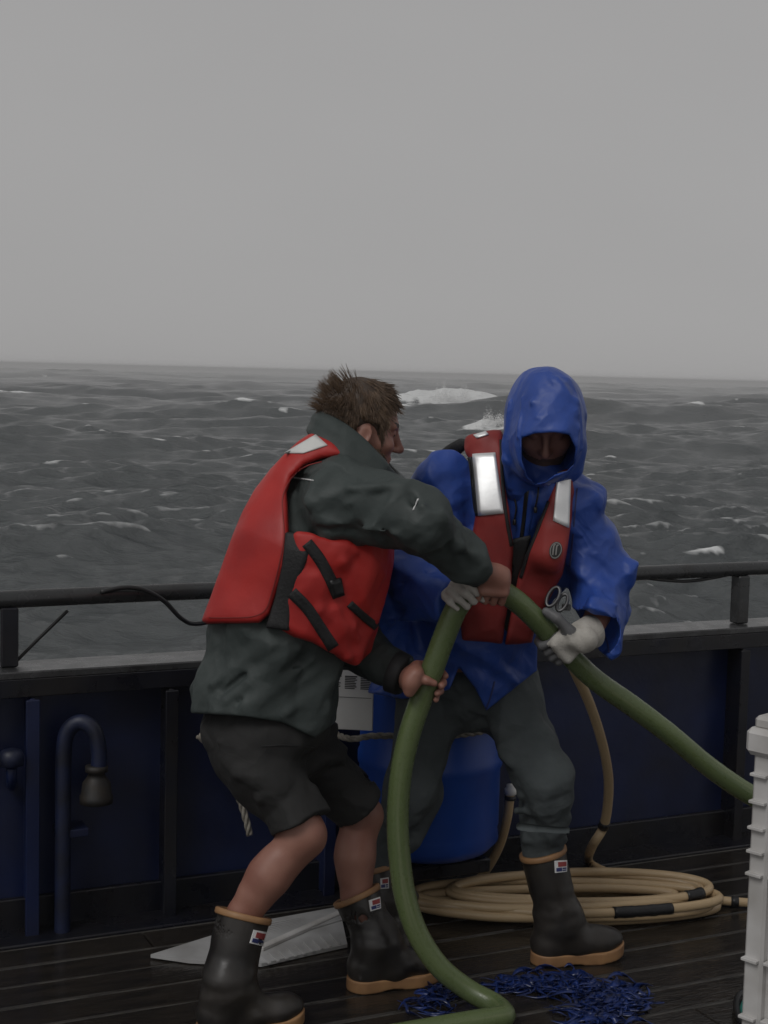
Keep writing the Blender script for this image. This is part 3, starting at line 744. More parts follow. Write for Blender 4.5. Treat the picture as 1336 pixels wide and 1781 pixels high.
i = nearest(cp2, 1282, 1558); wrap(cp2, i - 1, i + 2, BR + .0025, hose2)

# ------------------------------------------------------------------ the thick green hose
GR = .0295
G = [(420, 1830, 3.6), (540, 1812, 3.65), (660, 1792, 3.70), (740, 1778, 3.735), (815, 1765, 3.78), (862, 1757, 3.83), (878, 1752, 3.87), (862, 1742, 3.89), (815, 1722, 3.90), (765, 1682, 3.90), (727, 1625, 3.90), (705, 1560, 3.90), (695, 1490, 3.90), (692, 1420, 3.90), (697, 1350, 3.90), (710, 1285, 3.90), (731, 1220, 3.90),
     (752, 1165, 3.89), (772, 1110, 3.885), (794, 1058, 3.88), (820, 1028, 3.88), (855, 1022, 3.89), (895, 1043, 3.92), (935, 1080, 3.955), (985, 1134, 4.0), (1035, 1182, 4.04), (1100, 1228, 4.09), (1165, 1277, 4.13), (1235, 1335, 4.18), (1310, 1385, 4.22), (1390, 1420, 4.27), (1480, 1470, 4.32)]
GP = []
for px, py, y in G:
    p = W(px, py, y)
    if py > 1700: p[2] = max(p[2], GR + .002)
    GP.append(p)
for j in range(0, 8):
    g = Wz(G[j][0], G[j][1] + 14, GR + .001); GP[j] = g if j < 7 else .5 * (g + GP[j])
gpath = sweep_path(spline(GP, 8), .012)
gr = np.full(len(gpath), GR); gr *= 1 + .035 * np.interp(np.arange(len(gpath)) * .012, np.arange(0, 9, .3), RNG.uniform(-1, 1, 30))
GREEN = mk('hose', tube(gpath, gr, 24), MT['green'], origin=Wz(800, 1770, 0), label='thick green hose arching up between the two people who hold it', cat='hose'); hose_coord(GREEN, len(gpath), 24)
def g_at(px, py):
    i = nearest(gpath, px, py); a = nrm(gpath[i + 2] - gpath[i - 2]); return gpath[i], a

# ------------------------------------------------------------------ white crate stack at the right
cy0 = 3.32
cl_ = W(1312, 1330, cy0); CA = rad(45)
CX = np.array([math.cos(CA), -math.sin(CA), 0]); CY = np.array([math.sin(CA), math.cos(CA), 0]); CAX = [CX, CY, UP]
def cp_(a, b, z): return np.array([cl_[0], cl_[1], 0]) + CX * a + CY * b + UP * z
crate = empty('crate', cp_(.3, .2, 0), 'tall white plastic fish crate with a lid at the right edge', 'crate')
CH = W(1310, 1300, cy0)[2]
mk('crate_body', box(cp_(.31, .215, CH / 2), (.298, .195, CH / 2 - .001), CAX, .012), MT['crate'], crate, smooth=False)
for (x, y) in ((.022, .022), (.6, .022), (.022, .4)):
    mk('corner_post', box(cp_(x, y, CH / 2), (.024, .024, CH / 2 - .004), CAX, .006), MT['crate'], crate, smooth=False)
for py in (1345, 1392, 1437, 1478, 1517, 1665, 1765):
    z = W(1312, py, cy0)[2]
    mk('rib', join(box(cp_(.018, -.003, z), (.020, .012, .0035), CAX, .001), box(cp_(.33, .006, z), (.28, .012, .0035), CAX, .001), box(cp_(.0, .2, z), (.007, .17, .0035), CAX, .001)), MT['crate'], crate, smooth=False)
zl = W(1300, 1312, cy0)[2]; zh = W(1300, 1264, cy0)[2]
mk('lid', box(cp_(.315, .22, (zl + zh) / 2), (.334, .238, (zh - zl) / 2), CAX, .012), MT['crate'], crate, smooth=False)
mk('lid_top', box(cp_(.325, .23, zh + .01), (.332, .23, .0155), CAX, .008), MT['crate'], crate, smooth=False)

# teal hose bit beside the crate
tp = [Wz(1336, 1785, .02), Wz(1305, 1778, .02), Wz(1292, 1757, .02), Wz(1300, 1738, .02), Wz(1325, 1732, .02), Wz(1350, 1745, .02)]
mk('hose', tube(spline(tp, 8), .008, 10), MT['teal'], origin=tp[0], label='thin teal hose curled on the deck beside the white crate', cat='hose')
tp = [Wz(1330, 1800, .02), Wz(1292, 1781, .02), Wz(1281, 1750, .02), Wz(1290, 1727, .02), Wz(1330, 1720, .02)]
mk('hose', tube(spline(tp, 8), .009, 10), MT['cable'], origin=tp[0], label='dark hose curled round the thin teal hose by the crate', cat='hose')

# white louvred panel lying on the deck
pc = [Wz(250, 1668, .012), Wz(475, 1600, .012), Wz(592, 1582, .012), Wz(604, 1648, .012), Wz(455, 1686, .012)]
pn = empty('panel', np.mean(pc, 0) * [1, 1, 0], 'broken white louvred plastic panel lying on the deck behind the boots', 'panel')
def slab(poly, z0, z1):
    n = len(poly); V = [(*p[:2], z1) for p in poly] + [(*p[:2], z0) for p in poly]
    return np.array(V), [list(range(n))[::-1], list(range(n, 2 * n))] + [[i, n + i, n + (i + 1) % n, (i + 1) % n][::-1] for i in range(n)][::1]
mk('sheet', slab([Wz(262, 1668, 0), Wz(370, 1634, 0), Wz(470, 1606, 0), Wz(590, 1584, 0), Wz(604, 1650, 0), Wz(540, 1664, 0), Wz(455, 1684, 0), Wz(330, 1678, 0)], .004, .014), MT['panel'], pn, smooth=False)
for k in range(11):
    f = k / 10
    a = Wz(300 + 150 * f, 1664 - 6 * f - 0 * f, 0); a = Wz(452 - 8 * k, 1610 + 5.6 * k, .016); b = Wz(592 + .2 * k, 1585 + 1.5 * k, .016)
    m_ = (a + b) / 2; d_ = b - a
    mk('slat', box(m_, (np.linalg.norm(d_) / 2, .0045, .004), [nrm(d_), np.cross(UP, nrm(d_)), UP], .001), MT['panel'], pn, smooth=False)
a = Wz(452, 1650, .02); b = Wz(592, 1588, .02); d_ = b - a
mk('ridge', box((a + b) / 2, (np.linalg.norm(d_) / 2, .012, .007), [nrm(d_), np.cross(UP, nrm(d_)), UP], .003), MT['crate'], pn, smooth=False)
for k in range(9):
    a = Wz(470 + 15 * k, 1676 - 4.2 * k, .016); b = Wz(455 + 15 * k, 1664 - 5.0 * k, .016); d_ = b - a
    mk('slat', box((a + b) / 2, (np.linalg.norm(d_) / 2, .005, .003), [nrm(d_), np.cross(UP, nrm(d_)), UP], .001), MT['panel'], pn, smooth=False)

# shredded blue tarpaulin on the deck
def shreds(label, areas, n, seed):
    rng = np.random.default_rng(seed); ps = []; cen = None
    for k in range(n):
        x0, x1, y0, y1 = areas[k % len(areas)]
        c = Wz(np.clip(rng.normal((x0 + x1) / 2, (x1 - x0) / 3.6), x0 - 12, x1 + 12), rng.normal((y0 + y1) / 2, (y1 - y0) / 3.4), 0); cen = c if cen is None else cen
        a = rng.normal(.25, .9); L = rng.uniform(.04, .17); w = rng.uniform(.0015, .0075) * (2.0 if rng.random() < .12 else 1); m = 9; row = []
        tw = rng.uniform(-2.2, 2.2); z0 = rng.uniform(.002, .010); ph = rng.uniform(0, 6.28); p = c - np.array([math.cos(a), math.sin(a), 0]) * L / 2
        for i in range(m):
            t = i / (m - 1); a2 = a + tw * (t - .5) + .5 * math.sin(5 * t + ph); p = p + np.array([math.cos(a2), math.sin(a2), 0]) * L / (m - 1)
            q = p + UP * (z0 + .005 * math.sin(t * 6 + ph) + .006 * math.sin(t * math.pi)); rl_ = ph + 3.0 * t
            sd = (np.array([-math.sin(a2), math.cos(a2), 0]) * math.cos(rl_) + UP * math.sin(rl_)) * w * (1 - .7 * abs(2 * t - 1) ** 3); row.append((q + sd, q - sd))
        V = [q for pr_ in row for q in pr_]; V = [(*q[:2], max(q[2], .003)) for q in V]; V += [(*q[:2], q[2] + .0012) for q in V]; N = 2 * m; Fc = []
        for i in range(m - 1):
            a_ = 2 * i; Fc += [[a_, a_ + 1, a_ + 3, a_ + 2], [N + a_, N + a_ + 2, N + a_ + 3, N + a_ + 1], [a_, a_ + 2, N + a_ + 2, N + a_], [a_ + 1, N + a_ + 1, N + a_ + 3, a_ + 3]]
        ps.append((V, Fc))
    mk('tarp_scrap', join(*ps), MT['tarp'], origin=cen, smooth=True, label=label, cat='tarp', group='blue tarpaulin scraps on the deck')
shreds('shredded blue tarpaulin strip lying in front of the right boot', [(850, 1000, 1712, 1726), (870, 950, 1714, 1726), (940, 1010, 1700, 1735)], 130, 1)
shreds('crumpled blue tarpaulin heap at the bottom right on the wet planks', [(1000, 1115, 1720, 1745), (1040, 1110, 1720, 1770), (985, 1070, 1755, 1778)], 200, 2)
shreds('small blue tarpaulin scrap left of the green hose near the boot toe', [(700, 780, 1742, 1762), (735, 795, 1718, 1745)], 40, 3)
# ------------------------------------------------------------------ people
def mid(a, b, t=.5): return np.asarray(a) * (1 - t) + np.asarray(b) * t
def head(v, c, f, r, u, brow=.014):
    R3 = np.array([f, r, u]); p = lambda a, b, d: c + f * a + r * b + u * d
    v.add(ell(p(-.012, 0, .03), R3, (.1, .077, .1)), .02)
    v.add(ell(p(.03, 0, -.045), R3, (.062, .058, .07)), .03)
    v.add(ell(p(.06, 0, -.09), R3, (.032, .03, .026)), .025)
    for s in (1, -1):
        v.add(cap(p(.082, .008 * s, .034), p(.07, .05 * s, .03), brow * .8, .009), .014)
        v.add(ell(p(.055, .046 * s, -.022), R3, (.03, .022, .02)), .02)
        v.sub(ell(p(.094, .032 * s, .013), R3, (.016, .017, .011)), .012)
        v.add(ell(p(.07, .032 * s, .012), R3, (.0155, .0155, .0125)), .003)
        e = p(-.012, .08 * s, -.008); ea = nrm(r * s * .5 - f * .2 + u * .1)
        er = np.array([nrm(np.cross(u, ea)), ea, nrm(np.cross(ea, np.cross(u, ea)))])
        v.add(ell(e, np.array([f, ea, u]), (.02, .008, .032)), .008)
        v.sub(ell(e + r * s * .011 + f * .004, R3, (.010, .007, .018)), .005)
    v.add(cap(p(.088, 0, .022), p(.112, 0, -.02), .008, .011), .012)
    v.add(ell(p(.113, 0, -.024), R3, (.014, .012, .011)), .008)
    for s in (1, -1): v.add(ell(p(.1, .012 * s, -.028), R3, (.012, .008, .008)), .006)
    v.add(cap(p(.088, -.016, -.056), p(.088, .016, -.056), .0075), .008)
    v.add(cap(p(.085, -.014, -.067), p(.085, .014, -.067), .0075), .008)
    v.sub(cap(p(.098, -.02, -.0615), p(.098, .02, -.0615), .003), .004)
def grip(v, c, a, e1, R, wrist, flip=1, spread=.0222, wr=.027, tip=205, start=25, thumb=(-60, -150), th_ax=.035, fr=.0093, palm=1.0, offs=(0, 0, 0, 0)):
    """a hand closed round a bar: c point on its axis, a axis towards the index finger, e1 towards the palm"""
    a = nrm(a); e1 = nrm(e1 - a * np.dot(e1, a)); e2 = np.cross(a, e1) * flip
    pt = lambda s, ph, rr: c + a * s + rr * (math.cos(rad(ph)) * e1 + math.sin(rad(ph)) * e2)
    v.add(rbox(c + e1 * (R + .0135 * palm) - e2 * .012, np.array([a, e1, e2]), (.041 * palm, .0135 * palm, .040), .013), .014)
    v.add(cap(wrist, c + e1 * (R + .02) - e2 * .035, wr, .024), .02)
    v.add(cap(wrist, c + e1 * (R + .016) - e2 * .02 + a * .015, wr * .9, .022), .02)
    lens = (.95, 1.0, .97, .84)
    for i in range(4):
        s = (1.5 - i) * spread; r0 = fr * (1, 1.03, .98, .87)[i]; L = lens[i]
        sp = start - 12 + offs[i]; A = [sp, sp + 62 * L, sp + 62 * L + 55 * L, sp + 62 * L + 55 * L + 45 * L]
        sx = [s, s * 1.03, s * 1.0, s * .96]
        P = [pt(s * .95, sp - 40, R + .015)] + [pt(sx[j], A[j], R + r0 * (1.05, 1.12, 1.0, .9)[j]) for j in range(4)]
        rr = [r0 * 1.05, r0 * 1.12, r0 * 1.05, r0 * .97, r0 * .84]
        for j in range(4): v.add(cap(P[j], P[j + 1], rr[j], rr[j + 1]), .0025 if j else .007)
    A = np.linspace(thumb[0], thumb[1], 3); sx = [th_ax * .75, th_ax, th_ax * .95]
    P = [pt(.02, -35, R + .018)] + [pt(sx[j], A[j], R + .0105) for j in range(3)]
    rr = [.016, .0125, .0115, .0095]
    for j in range(3): v.add(cap(P[j], P[j + 1], rr[j], rr[j + 1]), .006 if j else .014)
def boot(top, rtop, g, f, ank=.068, L=.285, sl=0.0):
    """rubber boot: top centre, heel ground point g, direction f -> upper volume and sole volume"""
    f = nrm(np.array([f[0], f[1], 0])); sd = np.cross(UP, f)
    q = lambda a, z: g + f * a + UP * z
    lo = np.minimum(np.minimum(g - .09, q(L, 0) - .09), top - .1); hi = np.maximum(np.maximum(g + .09, q(L, 0) + .09), top + .1); lo[2] = -.01
    v = Vol(lo, hi, .0036); ax = nrm(top - q(.075, .14))
    v.add(cap(q(.075, .135), top, ank, rtop, cutb=True), .0)
    v.add(cap(q(.05, .075), q(.075, .14), .05, ank), .03)
    v.add(cap(q(.045, .05), q(.13, .06), .044, .046), .03)
    v.add(cap(q(.13, .07), q(.09, .13), .042, .055), .04)
    v.add(cap(q(.13, .058), q(.205, .05), .043, .040, sd, 1.12), .03)
    v.add(ell(q(.225, .05 + .012), np.array([f, sd, UP]), (.055, .047, .034)), .025)
    ankz = (g + UP * .15)[2]
    v.noise(.0055, 1.0, 9, A=np.diag([7.0, 7.0, 34.0]), octaves=1, mask=lambda P: np.exp(-((P[:, 2] - ankz) / .06) ** 2))
    v.noise(.004, 14, 4, octaves=2)
    v.sub(cap(top + ax * .02, top - ax * .05, rtop - .008), .003)
    v.keep(lambda X, Y, Z: .02 - Z + 0 * X + 0 * Y, .0)
    s = Vol(np.array([lo[0], lo[1], -.012]), np.array([hi[0], hi[1], .08]), .0036)
    def sole(X, Y, Z):
        d = 1e3
        x = X - g[0]; y = Y - g[1]; t = x * f[0] + y * f[1]; w = x * sd[0] + y * sd[1]
        for (a0, r0, a1, r1) in ((.045, .049, .12, .046), (.12, .046, .2, .053), (.2, .053, .232, .05)):
            tt = np.clip((t - a0) / (a1 - a0), 0, 1); dd = np.sqrt((t - a0 - tt * (a1 - a0)) ** 2 + w * w) - (r0 + (r1 - r0) * tt); d = np.minimum(d, dd)
        spg = np.clip((t - .17) / .11, 0, 1) ** 2 * .02
        arch = np.exp(-((t - .115) / .03) ** 2) * .006
        zz = Z - spg
        return np.maximum(d, np.maximum(zz - .036, arch - zz - .0 + 0 * d))
    s.add((sole, s.lo, s.lo + np.array(s.n) * s.h), 0)
    tv = lathe(top - ax * .012, ax, [(0, rtop - .004), (.0, rtop + .003), (.003, rtop + .0048), (.014, rtop + .0045), (.0165, rtop + .001), (.0165, rtop - .006), (.005, rtop - .008)], 36)
    return v, s, tv
def add_boot(person, top, rtop, g, f, labelquad=None, **kw):
    v, s, tv = boot(top, rtop, g, f, **kw)
    b = mk('boot', v.mesh(), MT['boot'], person)
    mk('sole', smooth_mesh(s.mesh(), 2), MT['sole'], b); mk('boot_trim', tv, MT['sole'], b)
    if labelquad is not None:
        q = np.asarray(labelquad, float); qq = lambda a, b_: (q[0] * (1 - a) + q[1] * a) * (1 - b_) + (q[3] * (1 - a) + q[2] * a) * b_
        sub_ = lambda a0, a1, b0, b1: [qq(a0, b0), qq(a1, b0), qq(a1, b1), qq(a0, b1)]
        mk('boot_label', patch(v, q, 5, 5, .003, .003), MT['thread'], b, smooth=False)
        mk('label_emblem', patch(v, sub_(.25, .92, .12, .52), 4, 4, .0042, .002), MT['labelred'], b, smooth=False)
        mk('label_emblem', join(patch(v, sub_(.1, .55, .6, .9), 4, 4, .0042, .002), patch(v, sub_(.62, .92, .62, .74), 3, 3, .0042, .002), patch(v, sub_(.62, .92, .8, .9), 3, 3, .0042, .002)), MT['labelblue'], b, smooth=False)
    return v

# ================================================== the person on the left
fA = np.array([math.cos(rad(27)), math.sin(rad(27)), 0]); rA = np.array([math.sin(rad(27)), -math.cos(rad(27)), 0])
hA_yaw, hA_p = rad(15), rad(14)
hf = np.array([math.cos(hA_yaw) * math.cos(hA_p), math.sin(hA_yaw) * math.cos(hA_p), -math.sin(hA_p)])
hr = np.array([math.sin(hA_yaw), -math.cos(hA_yaw), 0]); hu = np.cross(hr, hf)
HC = W(629, 748, 3.97)
gA1, aA1 = g_at(848, 1022)      # upper grip
gA2, aA2 = g_at(752, 1188)      # lower grip
kneeN = W(527, 1452, 3.78); kneeF = W(628, 1418, 4.10)
topN = W(424, 1590, 3.76); topF = W(620, 1556, 4.06)
gN = Wz(343, 1806, 0); gF = Wz(606, 1722, 0)
fN = np.array([math.cos(rad(18)), math.sin(rad(18)), 0]); fF = np.array([math.cos(rad(20)), math.sin(rad(20)), 0])
shR = W(588, 872, 3.79); elR = W(728, 903, 3.69); wrR = W(838, 990, 3.825)
shL = W(585, 890, 4.12); elL = W(606, 1112, 4.09); wrL = W(712, 1180, 3.95)
def torsoA(v, d=0.0, k=.06, arms=True):
    v.add(cap(W(460, 1225, 3.94), W(492, 1085, 3.95), .165 + d, .165 + d, rA, 1.08), k)
    v.add(cap(W(492, 1085, 3.95), W(532, 955, 3.96), .165 + d, .172 + d, rA, 1.12), k)
    v.add(cap(W(532, 955, 3.96), W(562, 875, 3.97), .172 + d, .135 + d, rA, 1.2), k)
    v.add(cap(W(562, 875, 3.97), W(588, 815, 3.97), .125 + d, .075 + d, rA, 1.25), k)
    return v
lo = np.array([-.62, 3.50, -.02]); hi = np.array([.36, 4.36, 1.80])
vb = Vol(np.array([-.60, 3.55, .05]), np.array([.36, 4.32, 1.80]), .0035)
torsoA(vb, -.045, .05)
vb.add(cap(W(584, 830, 3.97), HC - hu * .06 - hf * .03, .062, .056), .03)
head(vb, HC, hf, hr, hu)
vb.add(cap(shR, elR, .07, .05)); vb.add(cap(elR, wrR, .048, .03))
vb.add(cap(shL, elL, .065, .048)); vb.add(cap(elL, wrL, .046, .029))
hipN = W(450, 1285, 3.86); hipF = W(510, 1275, 4.05)
for hp, kn, tp_, g_, f_, sgn in ((hipN, kneeN, topN, gN, fN, 1), (hipF, kneeF, topF, gF, fF, -1)):
    ank = g_ + f_ * .07 + UP * .1
    vb.add(cap(hp, kn, .074, .054), .02)
    kf = nrm(kn - (hp + ank) / 2); kf = nrm(kf * .6 + fA * .6)
    vb.add(ell(kn + kf * .022 + UP * .004, np.array([kf, rA, UP]), (.032, .039, .043)), .03)
    cal = mid(kn, tp_, .5) - kf * .012
    vb.add(cap(kn, cal, .047, .053), .03); vb.add(cap(cal, tp_, .053, .041), .02); vb.add(cap(tp_, ank, .041, .034), .02)
    vb.add(cap(mid(kn, tp_, .3) - kf * .028, mid(kn, tp_, .7) - kf * .02, .036, .033), .03)
    vb.add(cap(ank, ank + f_ * .1 - UP * .03, .035, .03), .02)
    vb.add(cap(kn + kf * .018 - UP * .03, mid(kn, tp_, .85) + kf * .012, .03, .026), .02)
grip(vb, gA2, -aA2 if aA2[2] < 0 else aA2, np.array([-1, -.05, 0]), GR, wrL, flip=-1, thumb=(-42, -105), th_ax=.018, start=66, offs=(-36, -2, 8, 12), fr=.0115)
grip(vb, gA1, aA1, np.array([0, -.97, .2]), GR, W(842, 998, 3.835), flip=1, thumb=(-60, -140), start=25, wr=.024)
Vb, Fb = smooth_mesh(vb.mesh(), 1)
cen = Vb[Fb].mean(1); rel = cen - HC; lx, ly, lz = rel @ hf, rel @ hr, rel @ hu
mi = np.zeros(len(Fb), int)
mi[(lx > .078) & (np.abs(np.abs(ly) - .031) < .013) & (np.abs(lz - .0065) < .0032)] = 1
mi[(lx > .065) & (np.abs(np.abs(ly) - .034) < .021) & (np.abs(lz - .036) < .0055)] = 1
baseA = np.array([(gN[0] + gF[0]) / 2 + .1, (gN[1] + gF[1]) / 2, 0])
PA = mk('person', (Vb, Fb), [MT['skin'], MT['lash']], origin=baseA, mi=mi, cat='person',
        label='person in black shorts and grey jacket leaning over the green hose, bareheaded')
# jacket
vj = Vol(lo, hi, .0052); torsoA(vj, 0, .06)
vj.add(cap(W(462, 1222, 3.94), W(458, 1262, 3.94), .188, .193, rA, 1.02, cutb=True), .03)
vj.add(cap(shR, elR, .100, .078), .05); vj.add(cap(elR, W(842, 1000, 3.83), .078, .045, cutb=True), .03)
vj.add(cap(shL, elL, .09, .07), .05); vj.add(cap(elL, W(704, 1176, 3.955), .07, .05, cutb=True), .03)
vj.add(cap(W(590, 800, 3.97), W(612, 775, 3.97), .085, .078), .03)
# folds: drag lines of the sleeve, waist and hem
def folds(v, L, k=.022, add=True):
    for (x0, y0, x1, y1, Y, r) in L:
        (p, _) = v.hit([(x0, y0), (x1, y1)], -.002); pr_ = cap(p[0], p[1], r, r * .6)
        v.add(pr_, k) if add else v.sub(pr_, k)
folds(vj, [(372, 1190, 470, 1120, 0, .010), (395, 1215, 520, 1128, 0, .011), (430, 1228, 545, 1150, 0, .010), (500, 1240, 575, 1180, 0, .009),
           (560, 905, 690, 930, 0, .010), (560, 935, 640, 950, 0, .009), (690, 850, 740, 935, 0, .011), (735, 880, 770, 960, 0, .010), (770, 900, 800, 985, 0, .009), (610, 850, 690, 845, 0, .009), (800, 950, 850, 990, 0, .007), (540, 870, 575, 930, 0, .009)])
folds(vj, [(384, 1204, 500, 1122, 0, .006), (715, 860, 752, 950, 0, .006), (560, 920, 670, 940, 0, .005), (415, 1222, 535, 1140, 0, .005)], .015, False)
dgn = nrm(np.array([.75, .1, .62])); Ad = np.eye(3) - .78 * np.outer(dgn, dgn)
vj.noise(.0075, 13, 21, A=Ad, ridged=True, octaves=2); vj.crumple(.010, .14, 8, n=6); vj.noise(.0015, 30, 5)
vj.keep(poly_prism([(540, 680), (720, 640), (720, 800), (900, 900), (900, 1060), (720, 1140), (722, 1230), (612, 1190), (603, 1225), (588, 1252), (548, 1284), (490, 1256), (425, 1246), (326, 1240), (318, 1200), (345, 1100), (392, 985), (428, 895), (470, 825), (500, 780), (530, 730)]), .006)
vj.sub(ell(HC - hu * .02, np.array([hf, hr, hu]), (.105, .088, .13)), .008)
JK = mk('jacket', vj.mesh(), MT['jacket'], PA)
# stand-up collar: a folded sheet round the neck
def collar():
    up_ = [(553, 714, 4.0), (560, 716, 3.92), (582, 727, 3.875), (610, 744, 3.855), (636, 764, 3.852), (660, 789, 3.862), (680, 812, 3.89), (693, 826, 3.94), (694, 824, 3.99), (680, 808, 4.05), (650, 780, 4.085), (610, 745, 4.09), (572, 722, 4.06)]
    lo_ = [(536, 752, 4.02), (541, 760, 3.90), (566, 785, 3.84), (602, 806, 3.81), (636, 824, 3.81), (664, 838, 3.83), (684, 846, 3.87), (696, 850, 3.93), (698, 848, 4.0), (684, 840, 4.09), (650, 820, 4.13), (600, 800, 4.15), (556, 772, 4.12)]
    U_ = np.array([W(*p) for p in up_]); L_ = np.array([W(*p) for p in lo_])
    cl = lambda P: np.vstack([spline(np.vstack([P, P[:1]]), 5)[:-1]]); U_ = cl(U_); L_ = cl(L_); n = len(U_); m = 9; rows = []
    cen = np.mean(U_, 0)
    for k in range(m):
        t = k / (m - 1); R_ = U_ * (1 - t) + L_ * t; outw = R_ - cen; outw[:, 2] = 0; outw /= np.linalg.norm(outw, axis=1)[:, None]
        w = .010 * math.sin(t * math.pi) + .006 * math.sin(t * 9) * .6
        ph = vnoise(R_ * np.array([30, 30, 12.0]), 4) * .005
        rows.append(R_ + outw * (w + ph)[:, None])
    prof = rows + [r_ - (lambda o: o / np.linalg.norm(o, axis=1)[:, None])((r_ - cen) * [1, 1, 0]) * .009 for r_ in rows[::-1]]
    M_ = len(prof); V = np.vstack(prof); Fc = []
    for k in range(M_):
        k2 = (k + 1) % M_
        for a in range(n):
            b = (a + 1) % n; Fc.append([k * n + a, k2 * n + a, k2 * n + b, k * n + b])
    return V, np.array(Fc)
mk('collar', collar(), MT['jacket'], JK)
mk('cuff', lathe(W(690, 1170, 3.965), W(704, 1176, 3.955) - W(690, 1170, 3.965), [(-.012, .054), (-.01, .0585), (.02, .056), (.026, .05), (.026, .03)], 28), MT['cuff'], JK)
mk('piping', patch(vj, [(506, 829), (546, 835), (546, 837), (506, 831)], 8, 2, .003, .003), MT['thread'], JK)
mk('piping', patch(vj, [(727, 868), (729, 868), (720, 888), (718, 888)], 2, 5, .003, .003), MT['thread'], JK)
# shorts
vs = Vol(np.array([-.60, 3.5, .35]), np.array([.1, 4.36, 1.1]), .005)
vs.add(ell(W(464, 1262, 3.95), np.array([fA, rA, UP]), (.15, .182, .13)), .04)
hemN = W(517, 1432, 3.785); hemF = W(622, 1398, 4.09)
vs.add(cap(W(444, 1305, 3.86), hemN, .104, .075, cutb=True), .05)
vs.add(cap(W(505, 1285, 4.05), hemF, .108, .072, cutb=True), .03)
vs.add(cap(W(402, 1285, 3.92), W(440, 1350, 3.88), .07, .06), .05)
folds(vs, [(380, 1290, 520, 1300, 0, .008), (420, 1340, 540, 1330, 0, .008), (450, 1390, 545, 1370, 0, .008), (560, 1310, 620, 1340, 0, .008)])
vs.crumple(.010, .13, 9, n=5); vs.noise(.003, 12, 33)
for hm_, kn in ((hemN, kneeN), (hemF, kneeF)):
    d_ = nrm(kn - hm_ + 1e-6) if np.linalg.norm(kn - hm_) > .01 else -UP
    vs.sub(cap(hm_ - d_ * .03, hm_ + d_ * .05, .064, .066), .003)
SH = mk('shorts', vs.mesh(), MT['shorts'], PA)
mk('pocket_stitch', join(band(vs, [(455, 1298), (500, 1296), (545, 1300)], 2.0, off=.002, th=.002)), MT['webbing'], SH)
add_boot(PA, topN, .071, gN, fN, [(441, 1617), (463, 1621), (456, 1645), (434, 1640)], ank=.060, L=.29)
add_boot(PA, topF, .066, gF, fF, [(641, 1566), (660, 1560), (662, 1580), (644, 1585)], ank=.057, L=.275)
# life vest
vv = Vol(np.array([-.56, 3.55, .75]), np.array([.14, 4.36, 1.7]), .0055)
torsoA(vv, .034, .07); vv.add(cap(W(575, 960, 3.93), W(565, 1090, 3.93), .165, .15), .06)
vv.add(cap(W(540, 830, 3.95), W(588, 800, 3.93), .12, .11), .05)
vv.add(cap(W(430, 1000, 3.93), W(400, 1060, 3.93), .08, .075), .06)
vbk = vv.copy(); vbk.keep(poly_prism([(543, 752), (520, 768), (497, 789), (470, 815), (443, 850), (422, 890), (405, 930), (385, 985), (365, 1042), (350, 1080), (362, 1086), (400, 1084), (452, 1083), (470, 1068), (482, 1032), (494, 985), (502, 935), (500, 890), (499, 858), (508, 830), (530, 808), (560, 797), (590, 794), (612, 797), (596, 783), (575, 768)]), .022)
# the back panel is about six centimetres thick, open at the front
def front_cut(X, Y, Z):
    c = W(500, 1000, 3.95); return ((X - c[0]) * fA[0] + (Y - c[1]) * fA[1] - (Z - c[2]) * .3 - .035)
vbk.keep(front_cut, .01)
vbk.noise(.003, 9, 3)
vest = mk('life_vest', vbk.mesh(), MT['red'], PA)
mk('seam', band(vbk, [(560, 803), (530, 812), (508, 830), (492, 862), (492, 895), (494, 935), (485, 985), (473, 1030), (462, 1060), (440, 1072), (400, 1074), (364, 1074)], 1.8, off=.0015, th=.002), MT['red_dark'], vest)
def tl(*p): return [np.array(q, float) for q in p]
mk('reflective_strip', patch(vbk, [(549, 757), (570, 775), (528, 789), (495, 789)], 8, 8, .003, .003), MT['fitting'], vest)
vf = vv.copy(); vf.keep(poly_prism([(522, 935), (600, 940), (684, 940), (682, 985), (668, 1040), (656, 1095), (640, 1132), (622, 1152), (600, 1145), (565, 1126), (525, 1106), (492, 1092), (496, 1040), (512, 985)]), .018)
folds(vf, [(600, 980, 640, 1060, 0, .008), (560, 1060, 620, 1110, 0, .008), (620, 960, 665, 1000, 0, .007), (585, 1060, 605, 1140, 0, .009), (615, 1090, 625, 1145, 0, .008)], .02)
vf.crumple(.008, .12, 15, n=5)
vf.noise(.004, 10, 9, ridged=True)
mk('front_panel', vf.mesh(), MT['red'], vest)
vg = vv.copy(); vg.offset(.004); vg.keep(poly_prism([(496, 925), (552, 928), (536, 970), (514, 1030), (504, 1098), (462, 1092), (478, 1040), (490, 985)]), .01)
mk('side_panel', vg.mesh(), MT['webbing'], vest)
mk('strap', band(vf, [(534, 944), (556, 972), (575, 1008), (588, 1038)], 20, off=.004, th=.006), MT['webbing'], vest)
mk('strap', band(vf, [(508, 1030), (535, 1058), (560, 1096), (580, 1126)], 20, off=.004, th=.006), MT['webbing'], vest)
mk('strap', band(vf, [(608, 1050), (632, 1072), (654, 1090)], 14, off=.004, th=.006), MT['webbing'], vest)
mk('buckle', patch(vf, [(572, 1010), (592, 1004), (598, 1034), (578, 1040)], 5, 5, .009, .012), MT['cable'], vest)
